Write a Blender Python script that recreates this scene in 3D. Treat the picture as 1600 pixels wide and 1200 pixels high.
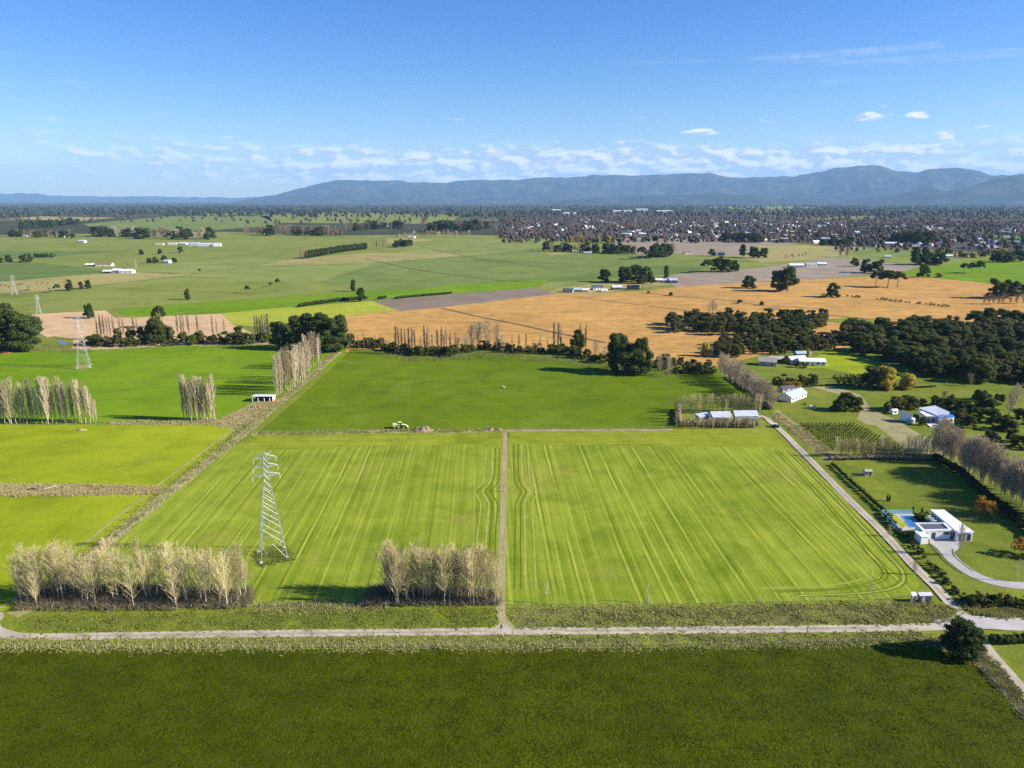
import bpy, math, random
import numpy as np
from mathutils import Vector, Matrix, noise as mnoise

for o in list(bpy.data.objects):
    bpy.data.objects.remove(o, do_unlink=True)
R = math.radians
SC = bpy.context.scene
COL = SC.collection
rng = np.random.default_rng(7)
random.seed(7)

# ------------------------------------------------------------------ camera
CAM_H, FPX, PITCH = 115.0, 1150.0, R(14.06)
cam_data = bpy.data.cameras.new('camera')
cam_data.sensor_width = 36.0
cam_data.lens = 36.0 * FPX / 1600.0
cam_data.clip_start = 1.0
cam_data.clip_end = 300000.0
cam = bpy.data.objects.new('camera', cam_data)
cam.location = (0, 0, CAM_H)
cam.rotation_euler = (math.pi / 2 - PITCH, 0, 0)
COL.objects.link(cam)
SC.camera = cam

# ------------------------------------------------------------------ sun, sky, exposure
SUN_EL, SUN_AZ = R(27.0), R(97.0)          # azimuth clockwise from +Y (the view axis)
sun_dir = Vector((math.sin(SUN_AZ) * math.cos(SUN_EL), math.cos(SUN_AZ) * math.cos(SUN_EL), math.sin(SUN_EL)))
sd = bpy.data.lights.new('sun', 'SUN')
sd.energy = 5.0
sd.angle = R(0.53)
sd.color = (1.0, 0.93, 0.82)
sun = bpy.data.objects.new('sun', sd)
sun.rotation_euler = sun_dir.to_track_quat('Z', 'Y').to_euler()
sun.location = (0, 0, 500)
COL.objects.link(sun)
SC.view_settings.view_transform = 'Standard'
SC.view_settings.look = 'None'
SC.view_settings.gamma = 1.0
SC.view_settings.use_curve_mapping = False
SC.view_settings.exposure = 1.22
SC.render.engine = 'CYCLES'
SC.cycles.use_denoising = False
SC.cycles.adaptive_threshold = 0.007
SC.cycles.max_bounces = 4
SC.cycles.volume_bounces = 0


class NT:
    """small helper for node trees"""
    def __init__(self, tree):
        self.t = tree
        self.n = tree.nodes
        self.l = tree.links
    def node(self, typ, ins=None, **attrs):
        nd = self.n.new(typ)
        for k, v in attrs.items():
            setattr(nd, k, v)
        for k, v in (ins or {}).items():
            self.set(nd.inputs[k], v)
        return nd
    def set(self, sock, v):
        if isinstance(v, bpy.types.NodeSocket):
            self.l.new(v, sock)
        elif isinstance(v, (tuple, list)) and len(v) == 3 and sock.type == 'RGBA':
            sock.default_value = (*v, 1.0)
        else:
            sock.default_value = v
    def math(self, op, a, b=0.0, c=0.0, clamp=False):
        nd = self.n.new('ShaderNodeMath')
        nd.operation = op
        nd.use_clamp = clamp
        self.set(nd.inputs[0], a)
        self.set(nd.inputs[1], b)
        self.set(nd.inputs[2], c)
        return nd.outputs[0]
    def mix(self, f, a, b, blend='MIX'):
        nd = self.n.new('ShaderNodeMix')
        nd.data_type = 'RGBA'
        nd.blend_type = blend
        self.set(nd.inputs['Factor'], f)
        self.set(nd.inputs[6], a)
        self.set(nd.inputs[7], b)
        return nd.outputs[2]
    def maprange(self, v, a, b, c=0.0, d=1.0, smooth=True):
        nd = self.n.new('ShaderNodeMapRange')
        nd.interpolation_type = 'SMOOTHSTEP' if smooth else 'LINEAR'
        self.set(nd.inputs[0], v)
        for i, x in enumerate((a, b, c, d)):
            self.set(nd.inputs[i + 1], x)
        return nd.outputs[0]
    def noise(self, vec, scale=1.0, detail=3.0, rough=0.55, dist=0.0, dims='3D'):
        nd = self.n.new('ShaderNodeTexNoise')
        nd.noise_dimensions = dims
        if vec is not None:
            self.l.new(vec, nd.inputs['Vector'])
        nd.inputs['Scale'].default_value = scale
        nd.inputs['Detail'].default_value = detail
        nd.inputs['Roughness'].default_value = rough
        nd.inputs['Distortion'].default_value = dist
        return nd.outputs['Fac'] if 'Fac' in nd.outputs else nd.outputs[0]
    def ramp(self, f, stops):
        nd = self.n.new('ShaderNodeValToRGB')
        el = nd.color_ramp.elements
        while len(el) < len(stops):
            el.new(0.5)
        for e, (p, c) in zip(el, stops):
            e.position = p
            e.color = (*c, 1.0)
        self.set(nd.inputs[0], f)
        return nd.outputs[0]


def build_world():
    w = bpy.data.worlds.new('World')
    SC.world = w
    w.use_nodes = True
    w.cycles.sampling_method = 'MANUAL'
    w.cycles.sample_map_resolution = 512
    w.node_tree.nodes.clear()
    T = NT(w.node_tree)
    sky = T.node('ShaderNodeTexSky', sky_type='NISHITA')
    sky.sun_disc = False
    sky.sun_elevation = SUN_EL
    sky.sun_rotation = SUN_AZ
    sky.altitude = 100
    sky.air_density = 1.0
    sky.dust_density = 0.25
    sky.ozone_density = 4.0
    hs = T.node('ShaderNodeHueSaturation', {'Hue': 0.518, 'Saturation': 1.36, 'Color': sky.outputs[0]})
    bg = T.node('ShaderNodeBackground', {'Color': hs.outputs[0], 'Strength': 0.072})
    # clouds: a function of direction all round the horizon (azimuth, elevation in degrees)
    tc = T.node('ShaderNodeTexCoord')
    sp = T.node('ShaderNodeSeparateXYZ', {0: T.node('ShaderNodeVectorMath', {0: tc.outputs['Generated']}, operation='NORMALIZE').outputs[0]})
    az = T.math('MULTIPLY', T.math('ARCTAN2', sp.outputs[0], sp.outputs[1]), 57.2958)
    el = T.math('MULTIPLY', T.math('ARCSINE', sp.outputs[2]), 57.2958)

    def cloud_noise(daz, de, sc_az, sc_el, off, detail):
        v = T.node('ShaderNodeCombineXYZ', {0: T.math('MULTIPLY', T.math('ADD', az, daz), 1 / sc_az),
                                            1: T.math('MULTIPLY', T.math('ADD', el, de), 1 / sc_el), 2: off}).outputs[0]
        return T.noise(v, 1.0, detail, 0.58, 0.25)
    n0 = cloud_noise(0, 0, 2.3, 0.85, 3.7, 5)
    n1 = cloud_noise(0.45, 0.28, 2.3, 0.85, 3.7, 5)      # sampled towards the sun: gives lit and shaded sides
    # a band low over the ranges, thicker every 150 degrees of azimuth
    wave = T.math('MULTIPLY_ADD', T.math('COSINE', T.math('MULTIPLY', T.math('SUBTRACT', az, 8.0), math.pi / 75)), 0.5, 0.5)
    band = T.math('MULTIPLY', T.maprange(el, 0.9, 1.7), T.math('SUBTRACT', 1.0, T.maprange(el, 2.9, 4.4)))
    cover = T.math('MULTIPLY', T.math('POWER', wave, 2.5), band)
    mask1 = T.maprange(T.math('ADD', n0, T.math('MULTIPLY', cover, 0.33)), 0.44, 0.82)
    mask1 = T.math('MULTIPLY', mask1, T.math('POWER', band, .5))
    # loose small clouds above it
    n2 = cloud_noise(31, 0, 3.4, 0.9, 9.1, 5)
    band2 = T.math('MULTIPLY', T.maprange(el, 2.5, 4.0), T.math('SUBTRACT', 1.0, T.maprange(el, 5.6, 7.2)))
    mask2 = T.maprange(T.math('ADD', n2, T.math('MULTIPLY', band2, 0.13)), 0.735, 0.83)
    mask2 = T.math('MULTIPLY', mask2, band2)
    # a few single cumulus puffs
    puffs = None
    for (a0, e0, wa, we) in ((24.6, 5.35, 1.5, .42), (27.6, 5.3, 1.1, .35), (29.3, 4.1, 1.0, .5), (8.0, 3.85, 0.8, .45), (-18.5, 2.95, 2.6, .35), (23.0, 3.3, 2.0, .28), (13.5, 4.7, 1.8, .3)):
        qa = T.math('DIVIDE', T.math('SUBTRACT', az, a0), wa)
        qe = T.math('DIVIDE', T.math('SUBTRACT', el, e0), we)
        g = T.math('SUBTRACT', 1.0, T.math('SQRT', T.math('ADD', T.math('MULTIPLY', qa, qa), T.math('MULTIPLY', qe, qe))), clamp=True)
        puffs = g if puffs is None else T.math('MAXIMUM', puffs, g)
    mask3 = T.maprange(T.math('ADD', n0, T.math('MULTIPLY', puffs, 0.55)), 0.62, 0.86)
    mask3 = T.math('MULTIPLY', mask3, T.maprange(puffs, 0.0, 0.25))
    mask = T.math('MAXIMUM', T.math('MULTIPLY', mask1, 0.92), T.math('MAXIMUM', T.math('MULTIPLY', mask2, 0.55), T.math('MULTIPLY', mask3, 0.85)))
    # thin high streaks
    n4 = cloud_noise(5, 0, 22.0, 1.1, 1.3, 3)
    cir = T.math('MULTIPLY', T.maprange(n4, 0.56, 0.78), T.math('MULTIPLY', T.maprange(el, 4.0, 6.0), T.math('SUBTRACT', 1.0, T.maprange(el, 8.0, 12.0))))
    mask = T.math('MAXIMUM', mask, T.math('MULTIPLY', cir, 0.22))
    lit = T.maprange(T.math('SUBTRACT', n0, n1), -0.07, 0.11)
    ccol = T.mix(lit, (0.32, 0.37, 0.47), (0.70, 0.68, 0.67))
    cb = T.node('ShaderNodeBackground', {'Color': ccol, 'Strength': 0.80})
    mx = T.node('ShaderNodeMixShader', {0: mask, 1: bg.outputs[0], 2: cb.outputs[0]})
    out = T.node('ShaderNodeOutputWorld', {'Surface': mx.outputs[0]})


build_world()

# ------------------------------------------------------------------ measuring: photo pixel (1600x1200) -> ground
SP, CP = math.sin(PITCH), math.cos(PITCH)


def P(px, py, z=0.0):
    a, b = (px - 800) / FPX, (600 - py) / FPX
    dy, dz = CP + b * SP, -SP + b * CP
    t = (z - CAM_H) / dz
    return (a * t, dy * t)


def Hat(y, py_top):
    """height of something standing at ground distance y whose top shows at py_top"""
    t = (600 - py_top) / FPX
    return CAM_H + y * (t * CP - SP) / (CP + t * SP)


def mpp(y):
    """metres per photo pixel at ground distance y"""
    return (y * CP + CAM_H * SP) / FPX


# ------------------------------------------------------------------ object helpers
def tag(o, label=None, cat=None, group=None, kind=None):
    if label: o['label'] = label
    if cat: o['category'] = cat
    if group: o['group'] = group
    if kind: o['kind'] = kind
    return o


def link(name, data, parent=None, loc=(0, 0, 0), rz=0.0, sc=None):
    o = bpy.data.objects.new(name, data)
    COL.objects.link(o)
    o.location = loc
    o.rotation_euler = (0, 0, rz)
    if sc is not None: o.scale = sc
    if parent is not None: o.parent = parent
    return o


def empty(name, loc, rz=0.0, sc=None):
    o = link(name, None, None, loc, rz, sc)
    o.empty_display_size = 1.0
    return o


def mesh(name, verts, faces, mats, fmat=None, smooth=False):
    me = bpy.data.meshes.new(name)
    me.from_pydata([tuple(map(float, v)) for v in verts], [], faces)
    for m in (mats if isinstance(mats, (list, tuple)) else [mats]):
        me.materials.append(m)
    if fmat is not None:
        me.polygons.foreach_set('material_index', np.asarray(fmat, dtype=np.int32))
    if smooth:
        me.polygons.foreach_set('use_smooth', np.ones(len(me.polygons), dtype=bool))
    me.update()
    return me


def quads_mesh(name, V, mat, tris=False):
    """V: (n,k,3) array of separate k-gons"""
    n, k = V.shape[0], V.shape[1]
    me = bpy.data.meshes.new(name)
    me.vertices.add(n * k)
    me.vertices.foreach_set('co', np.ascontiguousarray(V, dtype=np.float32).ravel())
    me.loops.add(n * k)
    me.loops.foreach_set('vertex_index', np.arange(n * k, dtype=np.int32))
    me.polygons.add(n)
    me.polygons.foreach_set('loop_start', np.arange(0, n * k, k, dtype=np.int32))
    me.update(calc_edges=True)
    me.materials.append(mat)
    return me


class MB:
    """collects solid pieces into one mesh"""
    def __init__(self):
        self.v, self.f = [], []
    def add(self, vs, fs):
        b = len(self.v)
        self.v += [tuple(v) for v in vs]
        self.f += [tuple(i + b for i in f) for f in fs]
        return self
    def box(self, x0, x1, y0, y1, z0, z1):
        vs = [(x, y, z) for z in (z0, z1) for (x, y) in ((x0, y0), (x1, y0), (x1, y1), (x0, y1))]
        return self.add(vs, [(3, 2, 1, 0), (4, 5, 6, 7), (0, 1, 5, 4), (1, 2, 6, 5), (2, 3, 7, 6), (3, 0, 4, 7)])
    def prism(self, poly, z0, z1):
        a = sum(poly[i][0] * poly[(i + 1) % len(poly)][1] - poly[(i + 1) % len(poly)][0] * poly[i][1] for i in range(len(poly)))
        if a < 0: poly = poly[::-1]
        n = len(poly)
        g0 = z0 if isinstance(z0, (list, tuple)) else [z0] * n
        g1 = z1 if isinstance(z1, (list, tuple)) else [z1] * n
        if a < 0:
            g0 = g0[::-1]; g1 = g1[::-1]
        vs = [(x, y, z) for (x, y), z in zip(poly, g0)] + [(x, y, z) for (x, y), z in zip(poly, g1)]
        fs = [tuple(range(n - 1, -1, -1)), tuple(range(n, 2 * n))]
        fs += [(i, (i + 1) % n, n + (i + 1) % n, n + i) for i in range(n)]
        return self.add(vs, fs)
    def beam(self, a, b, r, k=4, r2=None):
        a, b = Vector(a), Vector(b)
        d = (b - a)
        if d.length < 1e-6: return self
        d.normalize()
        u = d.orthogonal().normalized()
        w = d.cross(u)
        r2 = r if r2 is None else r2
        ring = lambda p, q: [p + (u * math.cos(t) + w * math.sin(t)) * q for t in [2 * math.pi * (i + .5) / k for i in range(k)]]
        vs = ring(a, r) + ring(b, r2)
        fs = [(i, (i + 1) % k, k + (i + 1) % k, k + i) for i in range(k)] + [tuple(range(k - 1, -1, -1)), tuple(range(k, 2 * k))]
        return self.add(vs, fs)
    def lathe(self, prof, c=(0, 0), k=16):
        """prof: list of (r, z), closed at both ends"""
        vs = []
        for r, z in prof:
            vs += [(c[0] + r * math.cos(2 * math.pi * i / k), c[1] + r * math.sin(2 * math.pi * i / k), z) for i in range(k)]
        fs = [(j * k + i, j * k + (i + 1) % k, (j + 1) * k + (i + 1) % k, (j + 1) * k + i) for j in range(len(prof) - 1) for i in range(k)]
        fs += [tuple(range(k - 1, -1, -1)), tuple(range((len(prof) - 1) * k, len(prof) * k))]
        return self.add(vs, fs)
    def obj(self, name, mat, parent=None, loc=(0, 0, 0), rz=0.0, smooth=False):
        return link(name, mesh(name, self.v, self.f, mat, smooth=smooth), parent, loc, rz)


# ------------------------------------------------------------------ materials
MATS = {}


def new_mat(name):
    m = bpy.data.materials.new(name)
    m.use_nodes = True
    m.node_tree.nodes.clear()
    T = NT(m.node_tree)
    bs = T.node('ShaderNodeBsdfPrincipled')
    out = T.node('ShaderNodeOutputMaterial', {'Surface': bs.outputs[0]})
    MATS[name] = m
    return m, T, bs


def s2l(c):
    return tuple(((x / 255) / 12.92 if x / 255 <= .04045 else ((x / 255 + .055) / 1.055) ** 2.4) for x in c)


def field_mat(name, dark, light, patch=0.012, fine=1.3, w=(.5, .25, .25), streak=None, tracks=None, third=None, bump=0.35, patchy=1.0):
    """grassland: large patches, medium mottling, fine grain; streak = (angle, width m, length m); tracks = (period m, track half width, dark, bright)"""
    m, T, bs = new_mat(name)
    pos = T.node('ShaderNodeNewGeometry').outputs['Position']
    big = T.maprange(T.noise(pos, patch, 4, .6, .3), .32, .68)
    med = T.maprange(T.noise(pos, patch * 9, 4, .65), .3, .7)
    fin = T.noise(pos, fine, 3, .7)
    f = T.math('MULTIPLY', big, w[0])
    f = T.math('MULTIPLY_ADD', med, w[1], f)
    f = T.math('MULTIPLY_ADD', T.maprange(fin, .3, .7), w[2], f)
    ang = streak[0] if streak else 0.0
    rot = T.node('ShaderNodeMapping', {0: pos, 2: (0, 0, R(ang))}).outputs[0]
    if streak:
        mp = T.node('ShaderNodeMapping', {0: rot, 3: (1 / streak[1], 1 / streak[2], 1)}).outputs[0]
        st = T.maprange(T.noise(mp, 1.0, 3, .65), .3, .7)
        f = T.math('MULTIPLY_ADD', T.math('SUBTRACT', st, .5), streak[3] if len(streak) > 3 else .45, f)
    f = T.math('MINIMUM', T.math('MAXIMUM', f, 0.0), 1.0)
    col = T.mix(f, dark, light)
    if third is not None:
        tn = T.maprange(T.noise(pos, patch * 2.7, 3, .6, .6), .56, .72)
        col = T.mix(T.math('MULTIPLY', tn, .55 * patchy), col, third)
    if tracks:
        per, hw, cd, cb = tracks
        sx = T.node('ShaderNodeSeparateXYZ', {0: rot})
        wob = T.math('MULTIPLY', T.math('SUBTRACT', T.noise(pos, .012, 2, .5), .5), 1.8)
        u = T.math('ADD', sx.outputs[0], wob)
        cellid = T.math('FLOOR', T.math('DIVIDE', u, per))
        wn = T.node('ShaderNodeTexWhiteNoise', noise_dimensions='1D')
        T.set(wn.inputs['W'], cellid)
        fr = T.math('MULTIPLY', T.math('FRACT', T.math('DIVIDE', u, per)), per)
        brk = T.maprange(T.noise(T.node('ShaderNodeMapping', {0: rot, 3: (.25, .02, 1)}).outputs[0], 1, 3, .6), .38, .6)
        for off, c, ww, amt in ((per * .42, cd, hw, .55), (per * .42 + 1.9, cd, hw, .6), (per * .42 + .8, cb, hw * 1.4, .62), (per * .9, cb, hw * 1.4, .5)):
            d = T.math('ABSOLUTE', T.math('SUBTRACT', fr, off))
            k = T.math('MULTIPLY', T.math('SUBTRACT', 1.0, T.maprange(d, ww * .4, ww)), T.math('MULTIPLY', brk, T.math('MULTIPLY_ADD', wn.outputs[0], .8 * amt, .35 * amt)))
            col = T.mix(k, col, c)
    # uneven growth: damp hollows, thin and thick patches
    blot = T.math('ADD', T.math('MULTIPLY', T.noise(pos, patch * 4.5, 5, .7, .8), .65), T.math('MULTIPLY', T.noise(rot, .45, 4, .75), .35))
    col = T.mix(1.0, col, T.ramp(blot, [(.28, (.62, .68, .62)), (.5, (1, 1, 1)), (.72, (1.22, 1.14, 1.25))]), 'MULTIPLY')
    T.set(bs.inputs['Base Color'], col)
    bs.inputs['Roughness'].default_value = .85
    bs.inputs['Specular IOR Level'].default_value = .04
    if bump:
        bp = T.node('ShaderNodeBump', {'Strength': bump, 'Distance': .5, 'Height': T.noise(pos, fine * .8, 3, .7)})
        T.set(bs.inputs['Normal'], bp.outputs[0])
    return m


def plain(name, col, rough=.6, var=.12, scale=.6, metal=0.0, spec=.35, coat=None):
    """painted, metal, concrete ... with weathering"""
    m, T, bs = new_mat(name)
    tc = T.node('ShaderNodeTexCoord').outputs['Object']
    n = T.noise(tc, scale, 4, .65)
    T.set(bs.inputs['Base Color'], T.mix(T.maprange(n, .25, .75), tuple(c * (1 - var) for c in col), tuple(min(1, c * (1 + var)) for c in col)))
    bs.inputs['Roughness'].default_value = rough
    bs.inputs['Metallic'].default_value = metal
    bs.inputs['Specular IOR Level'].default_value = spec
    return m


def roofing(name, col, rib=.4, rough=.45, metal=.0, ang=0):
    """ribbed sheet roofing"""
    m, T, bs = new_mat(name)
    tc = T.node('ShaderNodeTexCoord').outputs['Object']
    n = T.noise(tc, .35, 4, .65)
    T.set(bs.inputs['Base Color'], T.mix(T.maprange(n, .25, .75), tuple(c * .8 for c in col), col))
    bs.inputs['Roughness'].default_value = rough
    bs.inputs['Metallic'].default_value = metal
    wv = T.node('ShaderNodeTexWave', {'Vector': tc, 'Scale': 1 / rib / 3.14}, bands_direction='X')
    bp = T.node('ShaderNodeBump', {'Strength': .35, 'Distance': .06, 'Height': wv.outputs['Fac']})
    T.set(bs.inputs['Normal'], bp.outputs[0])
    return m


def leaf_mat(name, dark, light, accent=None, objvar=.35, trans=.3):
    m, T, bs = new_mat(name)
    g = T.node('ShaderNodeNewGeometry')
    oi = T.node('ShaderNodeObjectInfo')
    f = T.math('ADD', T.math('MULTIPLY', g.outputs['Random Per Island'], 1 - objvar), T.math('MULTIPLY', oi.outputs['Random'], objvar))
    col = T.mix(f, dark, light)
    if accent:
        col = T.mix(T.maprange(T.math('FRACT', T.math('MULTIPLY', oi.outputs['Random'], 7.31)), .72, .9), col, T.mix(f, tuple(c * .6 for c in accent), accent))
    T.set(bs.inputs['Base Color'], col)
    bs.inputs['Roughness'].default_value = .8
    bs.inputs['Specular IOR Level'].default_value = .08
    if trans:
        tr = T.node('ShaderNodeBsdfTranslucent', {'Color': T.mix(.5, col, (.10, .12, .02))})
        mx = T.node('ShaderNodeMixShader', {0: trans, 1: bs.outputs[0], 2: tr.outputs[0]})
        out = next(n for n in T.n if n.type == 'OUTPUT_MATERIAL')
        T.set(out.inputs['Surface'], mx.outputs[0])
    return m


def bark_mat(name, a, b):
    m, T, bs = new_mat(name)
    g = T.node('ShaderNodeNewGeometry')
    oi = T.node('ShaderNodeObjectInfo')
    f = T.math('ADD', T.math('MULTIPLY', g.outputs['Random Per Island'], .6), T.math('MULTIPLY', oi.outputs['Random'], .4))
    T.set(bs.inputs['Base Color'], T.mix(f, a, b))
    bs.inputs['Roughness'].default_value = .9
    bs.inputs['Specular IOR Level'].default_value = .1
    return m


def gravel_mat(name, a, b, scale=1.5):
    m, T, bs = new_mat(name)
    pos = T.node('ShaderNodeNewGeometry').outputs['Position']
    f = T.math('ADD', T.math('MULTIPLY', T.noise(pos, .15, 4, .6), .6), T.math('MULTIPLY', T.noise(pos, scale, 3, .7), .4))
    T.set(bs.inputs['Base Color'], T.mix(T.maprange(f, .35, .65), a, b))
    bs.inputs['Roughness'].default_value = .9
    bs.inputs['Specular IOR Level'].default_value = .15
    bp = T.node('ShaderNodeBump', {'Strength': .3, 'Distance': .1, 'Height': T.noise(pos, scale * 2, 3, .7)})
    T.set(bs.inputs['Normal'], bp.outputs[0])
    return m


# grasslands (albedos)
G_MAIN = field_mat('mown_grass', (.120, .180, .008), (.262, .306, .030), .010, 1.4, (.42, .3, .28), (-2.3, 2.2, 160, .55),
                   (8.3, .38, (.055, .095, .006), (.40, .42, .060)), (.25, .225, .045))
G_HEAD = field_mat('headland_grass', (.142, .190, .008), (.275, .300, .026), .015, 1.4, (.4, .3, .3), (88, 1.6, 120, .6), None, (.22, .21, .045))
G_TOP = field_mat('lush_grass', (.078, .128, .002), (.132, .186, .006), .008, 1.2, (.45, .3, .25), (84, 5, 60, .25), None, (.15, .205, .022))
G_L3 = field_mat('bright_grass', (.095, .180, .003), (.165, .255, .008), .007, 1.0, (.5, .25, .25), (86, 4, 90, .35))
G_L12 = field_mat('yellow_grass', (.175, .232, .005), (.285, .322, .014), .010, 1.1, (.5, .25, .25), (85, 6, 50, .25), None, (.16, .225, .018))
G_FRONT = field_mat('deep_grass', (.038, .056, .0006), (.074, .092, .002), .012, 1.7, (.30, .25, .45), (86, 2.5, 22, .25), None, (.062, .072, .002), bump=.8)
G_VERGE = field_mat('verge_grass', (.115, .150, .010), (.21, .235, .028), .03, 1.2, (.3, .4, .3), None, None, (.21, .20, .08))
G_DRY = field_mat('dry_grass', (.21, .19, .085), (.36, .315, .16), .03, 1.2, (.3, .4, .3), None, None, (.15, .175, .05))
G_LAWN = field_mat('lawn_grass', (.098, .135, .013), (.180, .205, .026), .014, 1.2, (.4, .35, .25), (80, 4, 40, .3), None, (.19, .19, .04))
G_TAN = field_mat('maize_stubble', (.32, .175, .048), (.54, .315, .092), .008, .35, (.3, .35, .35), (76, 5, 90, .55), None, (.27, .17, .07))
G_TAN2 = field_mat('pale_stubble', (.42, .28, .14), (.57, .395, .215), .008, .5, (.4, .35, .25), (82, 6, 100, .35))
G_BROWN = field_mat('ploughed_soil', (.165, .125, .088), (.235, .185, .135), .008, .6, (.4, .3, .3), (80, 4, 150, .35))
G_GREY = field_mat('bare_soil', (.22, .175, .125), (.31, .255, .185), .006, .5, (.4, .3, .3), (80, 6, 200, .4), None, (.20, .20, .07))
G_LIME = field_mat('lime_grass', (.25, .29, .024), (.35, .36, .04), .010, .8, (.4, .3, .3), (85, 6, 80, .3))
G_FAR = [field_mat('far_pasture_a', (.150, .182, .030), (.205, .228, .048), .003, .3, (.5, .3, .2), (80, 20, 200, .3), None, (.23, .23, .07)),
         field_mat('far_pasture_b', (.155, .200, .040), (.225, .250, .065), .003, .3, (.5, .3, .2), (84, 20, 200, .3), None, (.27, .25, .09)),
         field_mat('far_pasture_c', (.095, .145, .030), (.135, .185, .042), .003, .3, (.5, .3, .2), (82, 20, 200, .3)),
         field_mat('far_pasture_d', (.25, .225, .075), (.33, .28, .10), .003, .3, (.5, .3, .2), (82, 20, 200, .3), None, (.20, .22, .05)),
         field_mat('far_pasture_e', (.120, .168, .032), (.175, .215, .052), .003, .3, (.5, .3, .2), (82, 20, 200, .3), None, (.20, .22, .05))]


def plain_mat():
    """the wide plain: patchwork of fields and woods too far off to tell apart"""
    m, T, bs = new_mat('plain_ground')
    pos = T.node('ShaderNodeNewGeometry').outputs['Position']
    mp = T.node('ShaderNodeMapping', {0: pos, 2: (0, 0, R(12)), 3: (1 / 420, 1 / 300, 1)}).outputs[0]
    vo = T.node('ShaderNodeTexVoronoi', {'Vector': mp, 'Scale': 1.0, 'Randomness': .8}, distance='CHEBYCHEV')
    sx = T.node('ShaderNodeSeparateColor', {0: vo.outputs['Color']})
    col = T.ramp(sx.outputs[0], [(0, (.05, .075, .02)), (.22, (.09, .12, .03)), (.42, (.13, .15, .045)), (.6, (.07, .08, .03)), (.74, (.17, .14, .07)), (.86, (.07, .09, .03)), (1, (.04, .055, .025))])
    wood = T.maprange(T.noise(pos, .0012, 6, .68, .4), .36, .47)
    col = T.mix(wood, col, T.mix(T.noise(pos, .02, 3, .6), (.022, .034, .014), (.060, .055, .030)))
    col = T.mix(T.math('MULTIPLY', T.maprange(T.noise(pos, .05, 4, .6), .35, .65), .35), col, (.09, .11, .03))
    T.set(bs.inputs['Base Color'], col)
    bs.inputs['Roughness'].default_value = .95
    bs.inputs['Specular IOR Level'].default_value = .05
    return m


M_PLAIN = plain_mat()
M_GRAVEL = gravel_mat('gravel', (.32, .27, .20), (.47, .41, .32))
M_SEAL = gravel_mat('road_seal', (.36, .335, .31), (.46, .43, .40))
M_RUT = gravel_mat('wheel_rut', (.24, .20, .14), (.34, .29, .21))
M_DRIVE = gravel_mat('drive_concrete', (.30, .285, .27), (.40, .38, .36))
M_DIRT = gravel_mat('dirt', (.22, .155, .095), (.38, .28, .18))
M_DITCH = gravel_mat('wet_ditch', (.035, .030, .020), (.12, .10, .06), .6)
M_STRAW = field_mat('straw_tuft_ground', (.24, .225, .075), (.38, .325, .135), .05, 1.4)

# ------------------------------------------------------------------ the ground
EXT = 60000.0
gv, gf = [], []
xs = [-EXT, -8000, -2000, -600, -200, 0, 200, 600, 2000, 8000, EXT]
ys = [-3000, -200, 0, 150, 300, 600, 1200, 2500, 6000, 15000, EXT]
for y in ys:
    gv += [(x, y, -0.30) for x in xs]
nx = len(xs)
gf = [(j * nx + i, j * nx + i + 1, (j + 1) * nx + i + 1, (j + 1) * nx + i) for j in range(len(ys) - 1) for i in range(nx - 1)]
tag(link('ground', mesh('ground', gv, gf, M_PLAIN)), 'wide flat plain of distant fields and woods below the ranges', 'plain', kind='structure')


def sheet(name, pts, mat, z, label, cat='field'):
    w = [P(*p) for p in pts]
    a = sum(w[i][0] * w[(i + 1) % len(w)][1] - w[(i + 1) % len(w)][0] * w[i][1] for i in range(len(w)))
    if a < 0: w = w[::-1]
    me = mesh(name, [(x, y, z) for x, y in w], [tuple(range(len(w)))], mat)
    return tag(link(name, me), label, cat, kind='structure')


def smooth_line(pts, step=4.0):
    """Catmull-Rom through ground points, resampled"""
    p = [Vector(q) for q in pts]
    p = [p[0] * 2 - p[1]] + p + [p[-1] * 2 - p[-2]]
    out = []
    for i in range(1, len(p) - 2):
        n = max(2, int((p[i + 1] - p[i]).length / step))
        for k in range(n):
            t = k / n
            out.append(.5 * ((2 * p[i]) + (p[i + 1] - p[i - 1]) * t + (2 * p[i - 1] - 5 * p[i] + 4 * p[i + 1] - p[i + 2]) * t * t + (3 * p[i] - p[i - 1] - 3 * p[i + 1] + p[i + 2]) * t ** 3))
    out.append(p[-2])
    return out


def ribbon_pts(line, width, wob=0.0, off=0.0):
    L, Rr = [], []
    for i, q in enumerate(line):
        d = (line[min(i + 1, len(line) - 1)] - line[max(i - 1, 0)])
        d = d.normalized() if d.length > 0 else Vector((1, 0))
        n = Vector((-d.y, d.x))
        j = wob * mnoise.noise(Vector((q.x * .2, q.y * .2, off)))
        k = wob * mnoise.noise(Vector((q.x * .2, q.y * .2, 9 + off)))
        L.append(q + n * (off + width / 2 + j))
        Rr.append(q + n * (off - width / 2 + k))
    return L, Rr


def ribbon(name, pix, width, mat, z, label, cat='track', wob=.15, off=0.0, step=4.0, world=False):
    line = smooth_line(pix if world else [P(*p) for p in pix], step)
    L, Rr = ribbon_pts(line, width, wob, off)
    n = len(L)
    vs = [(p.x, p.y, z) for p in L] + [(p.x, p.y, z) for p in Rr]
    fs = [(i, n + i, n + i + 1, i + 1) for i in range(n - 1)]
    return tag(link(name, mesh(name, vs, fs, mat)), label, cat, kind='structure')


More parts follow.
